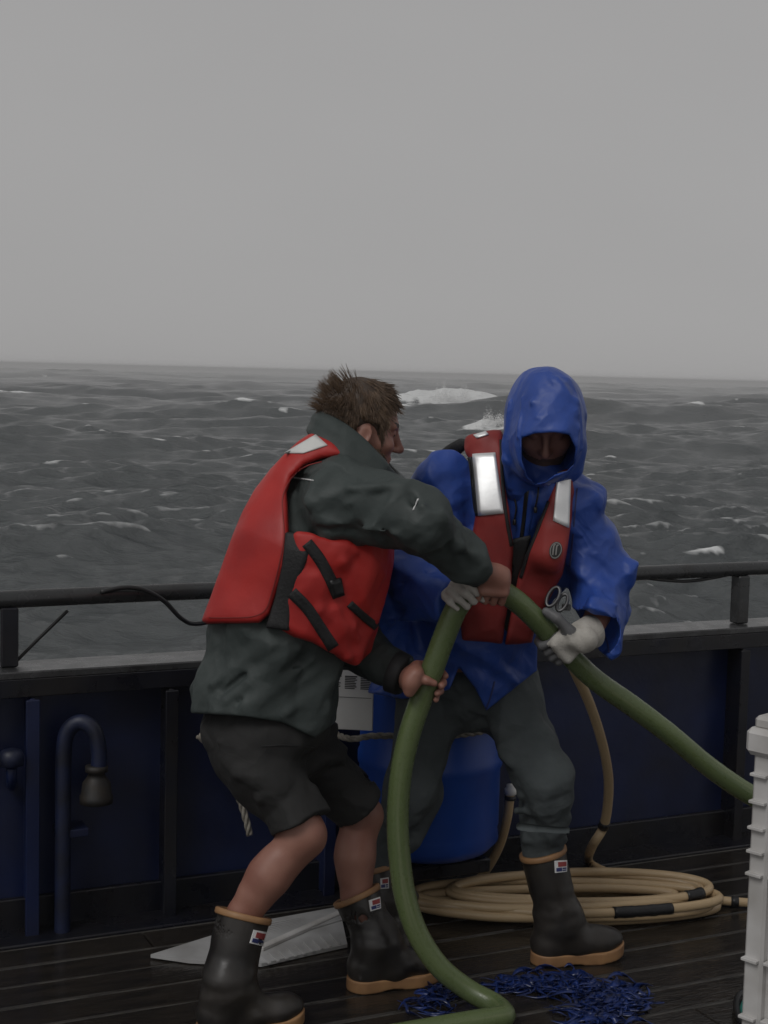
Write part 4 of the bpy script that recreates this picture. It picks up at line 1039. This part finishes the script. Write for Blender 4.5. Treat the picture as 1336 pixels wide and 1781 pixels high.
# hair and beard
def strand(P, r): return tube(P, r, 3, caps=False)
def hairs(c, f, r, u, n, seed, sel, flow, Ln, rr):
    rng = np.random.default_rng(seed); ps_v = []; ps_f = []; nv = 0; got = 0
    while got < n:
        d = nrm(rng.standard_normal(3)); q = np.array([-.012 + .1 * d[0], .077 * d[1], .03 + .1 * d[2]])
        if not sel(q, rng): continue
        nl = nrm(np.array([d[0] / .1, d[1] / .077, d[2] / .1])); got += 1
        L = Ln(q, rng); pos = q.copy(); P = []
        dirn = flow(q, nl, rng)
        for j in range(6):
            P.append(c + f * pos[0] + r * pos[1] + u * pos[2])
            t = j / 5; cl3 = np.array([vnoise((q * 55 + 9.1 * m_)[None], 5 + m_)[0] for m_ in range(3)]) if j == 0 else cl3
            dd = nrm(dirn + nl * (.16 * (1 - t)) + cl3 * .42 + rng.standard_normal(3) * .06); pos = pos + dd * L / 5
            if abs(pos[1]) > .05 and -.034 < pos[0] < .026 and pos[2] < .022: pos = pos - dd * L / 5
            e = np.array([(pos[0] + .012) / .106, pos[1] / .083, (pos[2] - .03) / .106]); k = np.linalg.norm(e)
            if k < 1: pos = np.array([-.012, 0, .03]) + (pos - np.array([-.012, 0, .03])) / k
        V, Fc = strand(P, np.array([1, 1, .95, .8, .6, .25]) * rr * rng.uniform(.8, 1.3))
        ps_v.append(V); ps_f.append(np.array(Fc) + nv); nv += len(V)
    return np.vstack(ps_v), np.vstack(ps_f)
def selA(q, rng):
    f_, s_, u_ = q
    if f_ > .052 and u_ < .09 + .012 * (abs(s_) < .03): return False
    if f_ > .030 and u_ < .075 and not (f_ < .036 and u_ > -.05): return False
    if u_ < -.045 or (f_ > -.034 and f_ < .026 and u_ < .024): return False
    return True
def flowA(q, nl, rng):
    crown = np.array([-.055, 0, .125]); d = q - crown; d = d - nl * np.dot(d, nl); d = nrm(d + 1e-6)
    if q[2] > .02 and rng.random() < .27 * min(1, max(0, (-.045 - q[0]) / .05)): return nrm(d * .2 + nl * rng.uniform(.2, .9) + np.array([-.5, 0, .55]) * rng.uniform(.3, 1.2))
    if q[0] > .0 and q[2] > .06: return nrm(d * .7 + np.array([.35, 0, -.1]) + nl * rng.uniform(0, .25))
    return nrm(d * .7 + np.array([.05, 0, -.6]) + nl * rng.uniform(0, .3))
hv = hairs(HC, hf, hr, hu, 7500, 3, selA, flowA, lambda q, rng: rng.uniform(.03, .055) * (1.0 if q[0] < .03 else .8), .001)
HR = mk('hair', hv, MT['hair'], PA)
vc = Vol(HC - .16, HC + .16, .0036)
vc.add(ell(HC + hf * -.014 + hu * .032, np.array([hf, hr, hu]), (.106, .0835, .106)), 0)
def facecut(X, Y, Z):
    x, y, z = X - HC[0], Y - HC[1], Z - HC[2]
    a = x * hf[0] + y * hf[1] + z * hf[2]; b = x * hu[0] + y * hu[1] + z * hu[2]
    d1 = np.maximum(a - .052, .088 - b - 0 * a) if False else np.minimum(np.maximum(a - .055, -1), 1)
    front = np.maximum(a - .05, -(b - .08) * .8)                # keep the scalp, drop the face
    low = np.maximum(-.035 - b, -1)
    ear = .02 - np.sqrt((a + .005) ** 2 + (b + .012) ** 2) * .7
    return np.maximum(np.maximum(np.minimum(a - .036, np.maximum(a - .075, .088 - b)), low), ear)
vc.keep(facecut, .012); vc.noise(.004, 40, 2)
mk('hair_base', vc.mesh(), MT['hair_dark'], HR)
# stubble beard along the jaw
def beard():
    rng = np.random.default_rng(8); ps = []; nv = 0; pv = []; pf = []
    while len(pv) < 1500:
        s = rng.choice([-1, 1]); t = rng.random()
        f_ = .03 + .05 * t + rng.normal(0, .008); u_ = -.025 - .06 * t * rng.uniform(.5, 1.2) - .01; w_ = (.06 - .03 * t)
        if f_ > .07 and u_ > -.07: continue
        p = HC + hf * f_ + hr * s * w_ + hu * u_
        # move onto the skin
        for _ in range(6):
            d = float(vb.at(p[None])[0]); G = np.array([float(vb.at((p + e)[None])[0] - vb.at((p - e)[None])[0]) for e in np.eye(3) * .006]); G /= np.linalg.norm(G) + 1e-9; p = p - G * d
        q = p + G * .004 + (-hu * .8 + hf * .3) * rng.uniform(.004, .010) + rng.normal(0, .002, 3)
        V, Fc = strand([p - G * .001, mid(p, q) + G * .001, q], np.array([.0011, .001, .0004])); pv.append(V); pf.append(np.array(Fc) + nv); nv += len(V)
    return np.vstack(pv), np.vstack(pf)
mk('beard', beard(), MT['hair'], PA)

# ================================================== the person on the right
pitchB = rad(35)
bf = nrm(np.array([-.06, -math.cos(pitchB), -math.sin(pitchB)])); br = nrm(np.cross(bf, UP)); bu = np.cross(br, bf)
HB = W(949, 750, 4.06)
gB, aB = g_at(970, 1118)
gB2, aB2 = g_at(806, 1040)
s_R = W(778, 858, 4.19); e_R = W(722, 1003, 4.10); w_R = W(792, 1038, 3.955)
s_L = W(1008, 885, 4.14); e_L = W(1060, 1030, 4.12); w_L = W(1022, 1105, 3.96)
hR = W(752, 1190, 4.38); hL = W(868, 1190, 4.33); kR = W(722, 1370, 4.31); kL = W(946, 1362, 4.22); aR_ = W(676, 1590, 4.38); aL_ = W(945, 1600, 4.26)
tR = W(668, 1508, 4.38); tL = W(944, 1481, 4.25)
gBL = Wz(926, 1676, 0); fBL = np.array([math.cos(rad(14)), math.sin(rad(14)), 0])
gBR = np.array([aR_[0] - .02, 4.42, 0]); fBR = nrm(np.array([.42, -.9, 0]))
LX = np.array([1.0, 0, 0])
def torsoB(v, d=0, k=.06):
    v.add(cap(W(803, 1185, 4.37), W(830, 1080, 4.32), .185 + d, .175 + d, LX, 1.18), k)
    v.add(cap(W(830, 1080, 4.32), W(872, 960, 4.25), .165 + d, .155 + d, LX, 1.25), k)
    v.add(cap(W(872, 960, 4.25), W(900, 878, 4.20), .15 + d, .118 + d, LX, 1.3), k)
    v.add(cap(W(900, 878, 4.20), W(925, 818, 4.16), .115 + d, .085 + d, LX, 1.3), k)
vb2 = Vol(np.array([-.12, 3.85, .05]), np.array([.78, 4.62, 1.80]), .0046)
torsoB(vb2, -.065, .05); vb2.add(cap(W(922, 830, 4.16), HB - bu * .05, .06, .055), .03)
head(vb2, HB - bf * .035 + bu * .004, bf, br, bu)
for s_, e_, w_ in ((s_R, e_R, w_R), (s_L, e_L, w_L)): vb2.add(cap(s_, e_, .06, .046)); vb2.add(cap(e_, w_, .044, .03))
for h_, k_, a_, g_, f_ in ((hR, kR, aR_, gBR, fBR), (hL, kL, aL_, gBL, fBL)):
    an = g_ + f_ * .07 + UP * .1
    tt_ = tL if h_ is hL else tR; vb2.add(cap(h_, k_, .075, .05), .02); vb2.add(cap(k_, tt_, .044, .038), .02); vb2.add(cap(tt_, an, .038, .033), .02); vb2.add(cap(an, an + f_ * .1 - UP * .03, .035, .03), .02)
baseB = np.array([(gBL[0] + gBR[0]) / 2, (gBL[1] + gBR[1]) / 2, 0])
Vb, Fb = smooth_mesh(vb2.mesh(), 1); rel = Vb[Fb].mean(1) - HB; mi = ((rel @ bu < -.048) & (rel @ bu > -.15) & (rel @ bf > .0)).astype(int); mi[(np.abs(np.abs(rel @ br) - .034) < .02) & (np.abs(rel @ bu - .036) < .006) & (rel @ bf > .06)] = 1
PB = mk('person', (Vb, Fb), [MT['skin'], MT['stubble']], origin=baseB, mi=mi, cat='person',
        label='person in a hooded blue raincoat, grey trousers and pale gloves gripping the green hose')
# trousers
vt = Vol(np.array([-.08, 4.0, .2]), np.array([.70, 4.62, 1.1]), .005)
vt.add(ell(W(806, 1190, 4.37), np.array([LX, [0, 1, 0], UP]), (.185, .15, .13)), .04)
vt.add(cap(hL, kL, .112, .078), .05); vt.add(cap(kL, W(945, 1502, 4.25), .078, .054), .03)
vt.add(cap(hR, kR, .108, .080), .04); vt.add(cap(kR, W(672, 1498, 4.375), .080, .058), .03)
vt.add(cap(kL + np.array([.01, -.02, .01]), kL + np.array([.015, -.02, -.04]), .066, .06), .03)
folds(vt, [(905, 1385, 990, 1375, 0, .010), (900, 1410, 985, 1420, 0, .011), (905, 1438, 985, 1445, 0, .012), (915, 1462, 985, 1460, 0, .009), (900, 1330, 950, 1385, 0, .009), (690, 1395, 740, 1385, 0, .01), (680, 1430, 725, 1425, 0, .011), (670, 1460, 710, 1465, 0, .010)], .02)
vt.crumple(.012, .11, 4, n=6); vt.noise(.002, 22, 44)
mk('trousers', vt.mesh(), MT['pants'], PB)
add_boot(PB, tL, .066, gBL, fBL, [(964, 1497), (985, 1496), (985, 1516), (965, 1518)], ank=.062, L=.285)
add_boot(PB, tR, .062, gBR, fBR, [(662, 1528), (676, 1526), (677, 1545), (663, 1546)], ank=.06, L=.28)
# raincoat
v2 = Vol(np.array([-.12, 3.78, .55]), np.array([.80, 4.66, 1.72]), .0052)
torsoB(v2, 0, .06)
v2.add(cap(W(800, 1170, 4.37), W(790, 1240, 4.38), .2, .215, LX, 1.2, cutb=True), .04)
v2.add(cap(s_R, e_R, .095, .088), .05); v2.add(cap(e_R, w_R, .088, .056, cutb=True), .03)
v2.add(cap(s_L, e_L, .09, .081), .05); v2.add(cap(e_L, W(1032, 1098, 3.985), .081, .08, cutb=True), .03)
v2.add(cap(W(1075, 1065, 4.07), W(1062, 1140, 4.0), .042, .012), .03)
v2.add(cap(W(690, 1010, 4.12), W(668, 1100, 4.22), .07, .1), .06)
v2.add(cap(W(890, 850, 4.14), W(930, 850, 4.1), .085, .075), .05)
folds(v2, [(1050, 905, 1068, 975, 0, .011), (1020, 960, 1066, 992, 0, .012), (1015, 1000, 1070, 1026, 0, .013), (1030, 1050, 1074, 1052, 0, .011), (1000, 920, 1050, 975, 0, .011), (1040, 870, 1065, 930, 0, .010), (1030, 1075, 1070, 1110, 0, .010),
           (740, 830, 790, 880, 0, .011), (725, 870, 800, 920, 0, .010), (690, 985, 760, 965, 0, .012), (685, 1040, 760, 1010, 0, .011), (670, 1090, 740, 1060, 0, .012), (680, 1140, 760, 1110, 0, .010), (850, 1140, 900, 1190, 0, .008), (840, 1180, 850, 1220, 0, .008), (880, 860, 905, 960, 0, .01), (935, 860, 920, 930, 0, .009)], .02)
folds(v2, [(1025, 975, 1068, 1006, 0, .007), (1018, 1020, 1070, 1038, 0, .006), (700, 1015, 760, 990, 0, .006), (730, 850, 790, 900, 0, .006)], .012, False)
v2.crumple(.019, .2, 62, n=6, warp=.22); v2.crumple(.005, .085, 5, n=5, warp=.2)
v2.keep(poly_prism([(640, 780), (900, 700), (1150, 780), (1150, 1100), (1063, 1150), (1040, 1130), (1000, 1060), (965, 1040), (935, 1100), (934, 1166), (846, 1236), (826, 1196), (798, 1160), (782, 1200), (700, 1216), (640, 1205)]), .006)
v2.sub(cap(W(1032, 1098, 3.985), w_L + (w_L - e_L) * .3, .07, .07), .004)
RC = mk('raincoat', v2.mesh(), MT['rain'], PB)
# hood
vh = Vol(HB - np.array([.2, .22, .26]), HB + np.array([.2, .24, .2]), .0038)
R3 = np.array([bf, br, bu])
vh.add(ell(HB + bf * .012 + bu * .022, R3, (.188, .108, .135)), .02)
vh.add(ell(HB - bf * .02 + bu * .085, R3, (.09, .075, .085)), .06)
vh.add(cap(HB + br * .068 - bu * .03 + bf * .04, W(896, 850, 4.09), .042, .04), .05)
vh.add(cap(HB - br * .066 - bu * .02 + bf * .04, W(985, 812, 4.06), .04, .036), .05)
vh.add(cap(HB - bf * .06, W(925, 835, 4.16), .1, .1), .05)
folds(vh, [(885, 700, 878, 800, 0, .010), (905, 690, 900, 760, 0, .008), (925, 700, 1000, 720, 0, .006), (930, 725, 1005, 745, 0, .006), (965, 665, 985, 690, 0, .008), (1000, 700, 1012, 780, 0, .008), (880, 800, 885, 850, 0, .009)], .016)
vh.crumple(.008, .14, 71, n=5, warp=.2); vh.crumple(.002, .06, 7, n=4)
vh.sub(ell(HB + bf * .012 + bu * .0, R3, (.168, .093, .117)), .006)
face = [(908, 762), (930, 754), (965, 752), (990, 756), (1001, 780), (997, 806), (985, 818), (965, 825), (950, 836), (932, 840), (918, 828), (908, 800)]
ff = poly_prism(face)
def opening(X, Y, Z): return np.maximum(ff(X, Y, Z), (Y - HB[1]) + .0)
vh.cutout(opening, .008)
mk('hood', vh.mesh(), MT['rain'], RC)
mk('placket', band(v2, [(921, 848), (913, 900), (905, 950), (897, 1000)], 24, off=.0025, th=.004), MT['rain'], RC)
for pts in ([(900, 842), (897, 862), (899, 884), (896, 902)], [(938, 846), (936, 862), (932, 880)]):
    P_, G_ = v2.hit(pts, .005); mk('drawcord', tube(spline(P_, 6), .0026, 7), MT['cable'], RC); mk('cord_end', lathe(P_[-1], (0, 0, -1), [(0, .003), (.002, .005), (.014, .005), (.017, .003)], 10), MT['cable'], RC)
mk('seam', band(v2, [(1004, 850), (1000, 890), (996, 940), (992, 985)], 2.5, off=.002, th=.002), MT['labelblue'], RC)
mk('seam', band(v2, [(860, 1185), (852, 1215), (846, 1231)], 2.5, off=.002, th=.002), MT['labelblue'], RC)
mk('seam', band(v2, [(1045, 1092), (1056, 1115), (1060, 1135)], 2.5, off=.002, th=.002), MT['labelblue'], RC)
mk('zip', band(v2, [(918, 850), (912, 900), (905, 950), (898, 1000)], 7, off=.004, th=.004), MT['cable'], RC)
# life vest
v3 = Vol(np.array([.12, 3.82, .75]), np.array([.66, 4.5, 1.72]), .0052)
torsoB(v3, .030, .07); v3.add(cap(W(842, 850, 4.14), W(840, 770, 4.17), .06, .05), .05); v3.add(cap(W(850, 900, 4.12), W(850, 1060, 4.17), .07, .09), .06)
v3.add(cap(W(976, 822, 4.085), W(957, 960, 4.05), .052, .06), .05); v3.add(cap(W(955, 960, 4.13), W(915, 1080, 4.18), .07, .08), .06)
vr = v3.copy(); vr.keep(poly_prism([(788, 768), (806, 757), (840, 753), (873, 744), (876, 830), (884, 890), (893, 950), (890, 1000), (880, 1060), (872, 1118), (806, 1112), (800, 1050), (812, 980), (824, 925), (829, 895), (822, 830), (817, 795)]), .016)
vr.noise(.004, 11, 12, ridged=True)
vest2 = mk('life_vest', vr.mesh(), MT['red_dark'], PB)
vl = v3.copy(); vl.keep(poly_prism([(972, 822), (992, 816), (998, 860), (994, 905), (988, 950), (976, 1000), (955, 1040), (938, 1075), (925, 1118), (880, 1120), (892, 1060), (903, 1005), (918, 960), (938, 915), (956, 865)]), .016)
vl.noise(.004, 11, 14, ridged=True)
mk('front_panel', vl.mesh(), MT['red_dark'], vest2)
vk_ = v3.copy(); vk_.offset(-.03); vk_.keep(poly_prism([(880, 940), (925, 930), (908, 990), (896, 1060), (890, 1118), (872, 1118), (880, 1040), (892, 990)]), .006)
mk('webbing', vk_.mesh(), MT['webbing'], vest2)
vq = Vol(W(740, 830, 4.1), W(860, 740, 4.45), .005)
vq.add(cap(W(752, 812, 4.31), W(800, 774, 4.26), .035, .03), .02); vq.add(cap(W(800, 774, 4.26), W(840, 760, 4.23), .03, .035), .02)
vq.keep(poly_prism([(750, 800), (775, 776), (800, 762), (815, 764), (812, 780), (790, 800), (760, 820)]), .006)
mk('back_panel', vq.mesh(), MT['webbing'], vest2)
mk('edge_binding', band(vr, [(871, 765), (873, 830), (879, 890), (889, 950)], 5, off=.003, th=.003), MT['webbing'], vest2)
mk('edge_binding', band(vl, [(954, 872), (938, 915), (920, 960), (906, 1005)], 5, off=.003, th=.003), MT['webbing'], vest2)
mk('strap', band(vr, [(818, 795), (824, 840), (830, 897)], 7, off=.003, th=.004), MT['webbing'], vest2)
mk('reflective_strip', patch(vr, [(823, 790), (862, 788), (876, 893), (833, 897)], 8, 12, .0045, .004), MT['reflect'], vest2)
mk('reflective_strip', patch(vl, [(970, 823), (992, 819), (988, 918), (962, 906)], 7, 12, .0045, .004), MT['reflect'], vest2)
mk('shoulder_strip', patch(vr, [(824, 758), (845, 752), (850, 757), (830, 763)], 5, 4, .0045, .004), MT['reflect'], vest2)
# oval badge: dark field, pale ring and a slanted letter-like mark
def oval(cx, cy, rx, ry, off, th, rin=0, n=22, tilt=.25):
    A = np.linspace(0, 2 * math.pi, n, endpoint=False); ct, st_ = math.cos(tilt), math.sin(tilt)
    def ringp(k): 
        x = rx * k * np.cos(A); y = ry * k * np.sin(A); return np.stack([cx + x * ct - y * st_, cy + x * st_ + y * ct], 1)
    o, G = vl.hit(ringp(1), off); i_, G2 = vl.hit(ringp(rin if rin else .02), off); V = np.vstack([o, i_, o - G * th, i_ - G2 * th]); Fc = []
    for j in range(n):
        k = (j + 1) % n; Fc += [[j, k, n + k, n + j], [2 * n + j, 2 * n + k, k, j], [3 * n + j, n + j, n + k, 3 * n + k]]
    return V, Fc
bd = mk('badge', oval(966, 957, 10.5, 15, .0045, .003), MT['logo'], vest2, smooth=False)
mk('badge_ring', oval(966, 957, 9.5, 14, .0055, .0015, .86), MT['badge_grey'], vest2, smooth=False)
mk('badge_mark', join(band(vl, [(961, 965), (963, 950), (966, 947)], 2.2, off=.0055, th=.0015), band(vl, [(966, 965), (968, 950), (971, 948)], 2.2, off=.0055, th=.0015)), MT['badge_grey'], vest2, smooth=False)
# steel clip hanging below the vest
kc = W(968, 1042, 3.97)
def ringtube(c, f, r, u, ra, rb, tr, n=28): return tube([c + r * ra * math.cos(t) + u * rb * math.sin(t) for t in np.linspace(0, 2 * math.pi, n)], tr, 8, caps=False)
c1 = W(962, 1038, 3.96); mk('clip', ringtube(c1, None, nrm(np.array([.6, -.5, -.5])), nrm(np.array([.5, .1, .85])), .015, .028, .005), MT['chrome'], vest2)
mk('clip', ringtube(W(978, 1048, 3.965), None, nrm(np.array([.8, -.3, -.5])), nrm(np.array([.4, .1, .8])), .012, .024, .0045), MT['chrome'], vest2)
mk('clip_tab', box(W(985, 1056, 3.97), (.012, .004, .009), None, .002), MT['cap'], vest2, smooth=False)
# gloves
def glove(c, a, e1, wrist, flip, extra=None, **kw):
    v = Vol(np.minimum(c - .14, wrist - .07), np.maximum(c + .14, wrist + .07), .0034)
    grip(v, c, a, e1, GR, wrist, flip, fr=.0112, wr=.034, palm=1.08, spread=.0225, **kw)
    if extra:
        for k in range(len(extra) - 1): v.add(cap(extra[k][0], extra[k + 1][0], extra[k][1], extra[k + 1][1]), .008)
    v.crumple(.003, .05, 6, n=5)
    V, Fc = smooth_mesh(v.mesh(), 1); a = nrm(a); ee = nrm(e1 - a * np.dot(e1, a)); e2 = np.cross(a, ee) * flip
    q = V[Fc].mean(1) - c; s = q @ a; x = q @ ee; y = q @ e2; rr = np.sqrt(x * x + y * y); ph = np.degrees(np.arctan2(y, x))
    dark = ((ph > 38) | (ph < -62)) & (rr < GR + .034) | (rr < GR + .012)
    if extra:
        for k in range(1, len(extra) - 1):
            for f_ in np.linspace(0, 1, 6): dark |= np.linalg.norm(q + c - mid(extra[k][0], extra[k + 1][0], f_), axis=1) < .0195
    return (V, Fc), dark.astype(int)
gl, mi = glove(gB, -aB, np.array([.3, -.93, -.1]), W(1016, 1112, 3.935), -1, thumb=(-50, -70), th_ax=.03, start=20, extra=[(W(998, 1112, 3.925), .020), (W(990, 1098, 3.925), .0165), (W(968, 1076, 3.92), .0145), (W(950, 1064, 3.93), .012)])
mk('glove', gl, [MT['glove'], MT['grip']], PB, mi=mi)
cf0 = W(1008, 1106, 3.945); cf1 = W(1052, 1090, 4.01)
mk('glove_cuff', lathe(cf0, cf1 - cf0, [(-.01, .032), (0, .039), (.012, .0405), (.03, .043), (.05, .046), (.052, .04)], 28), MT['glove'], PB)
gl, mi = glove(gB2, aB2, np.array([-.3, .8, .5]), w_R, 1); mi = mi * 0
mk('glove', gl, [MT['glove'], MT['grip']], PB, mi=mi)
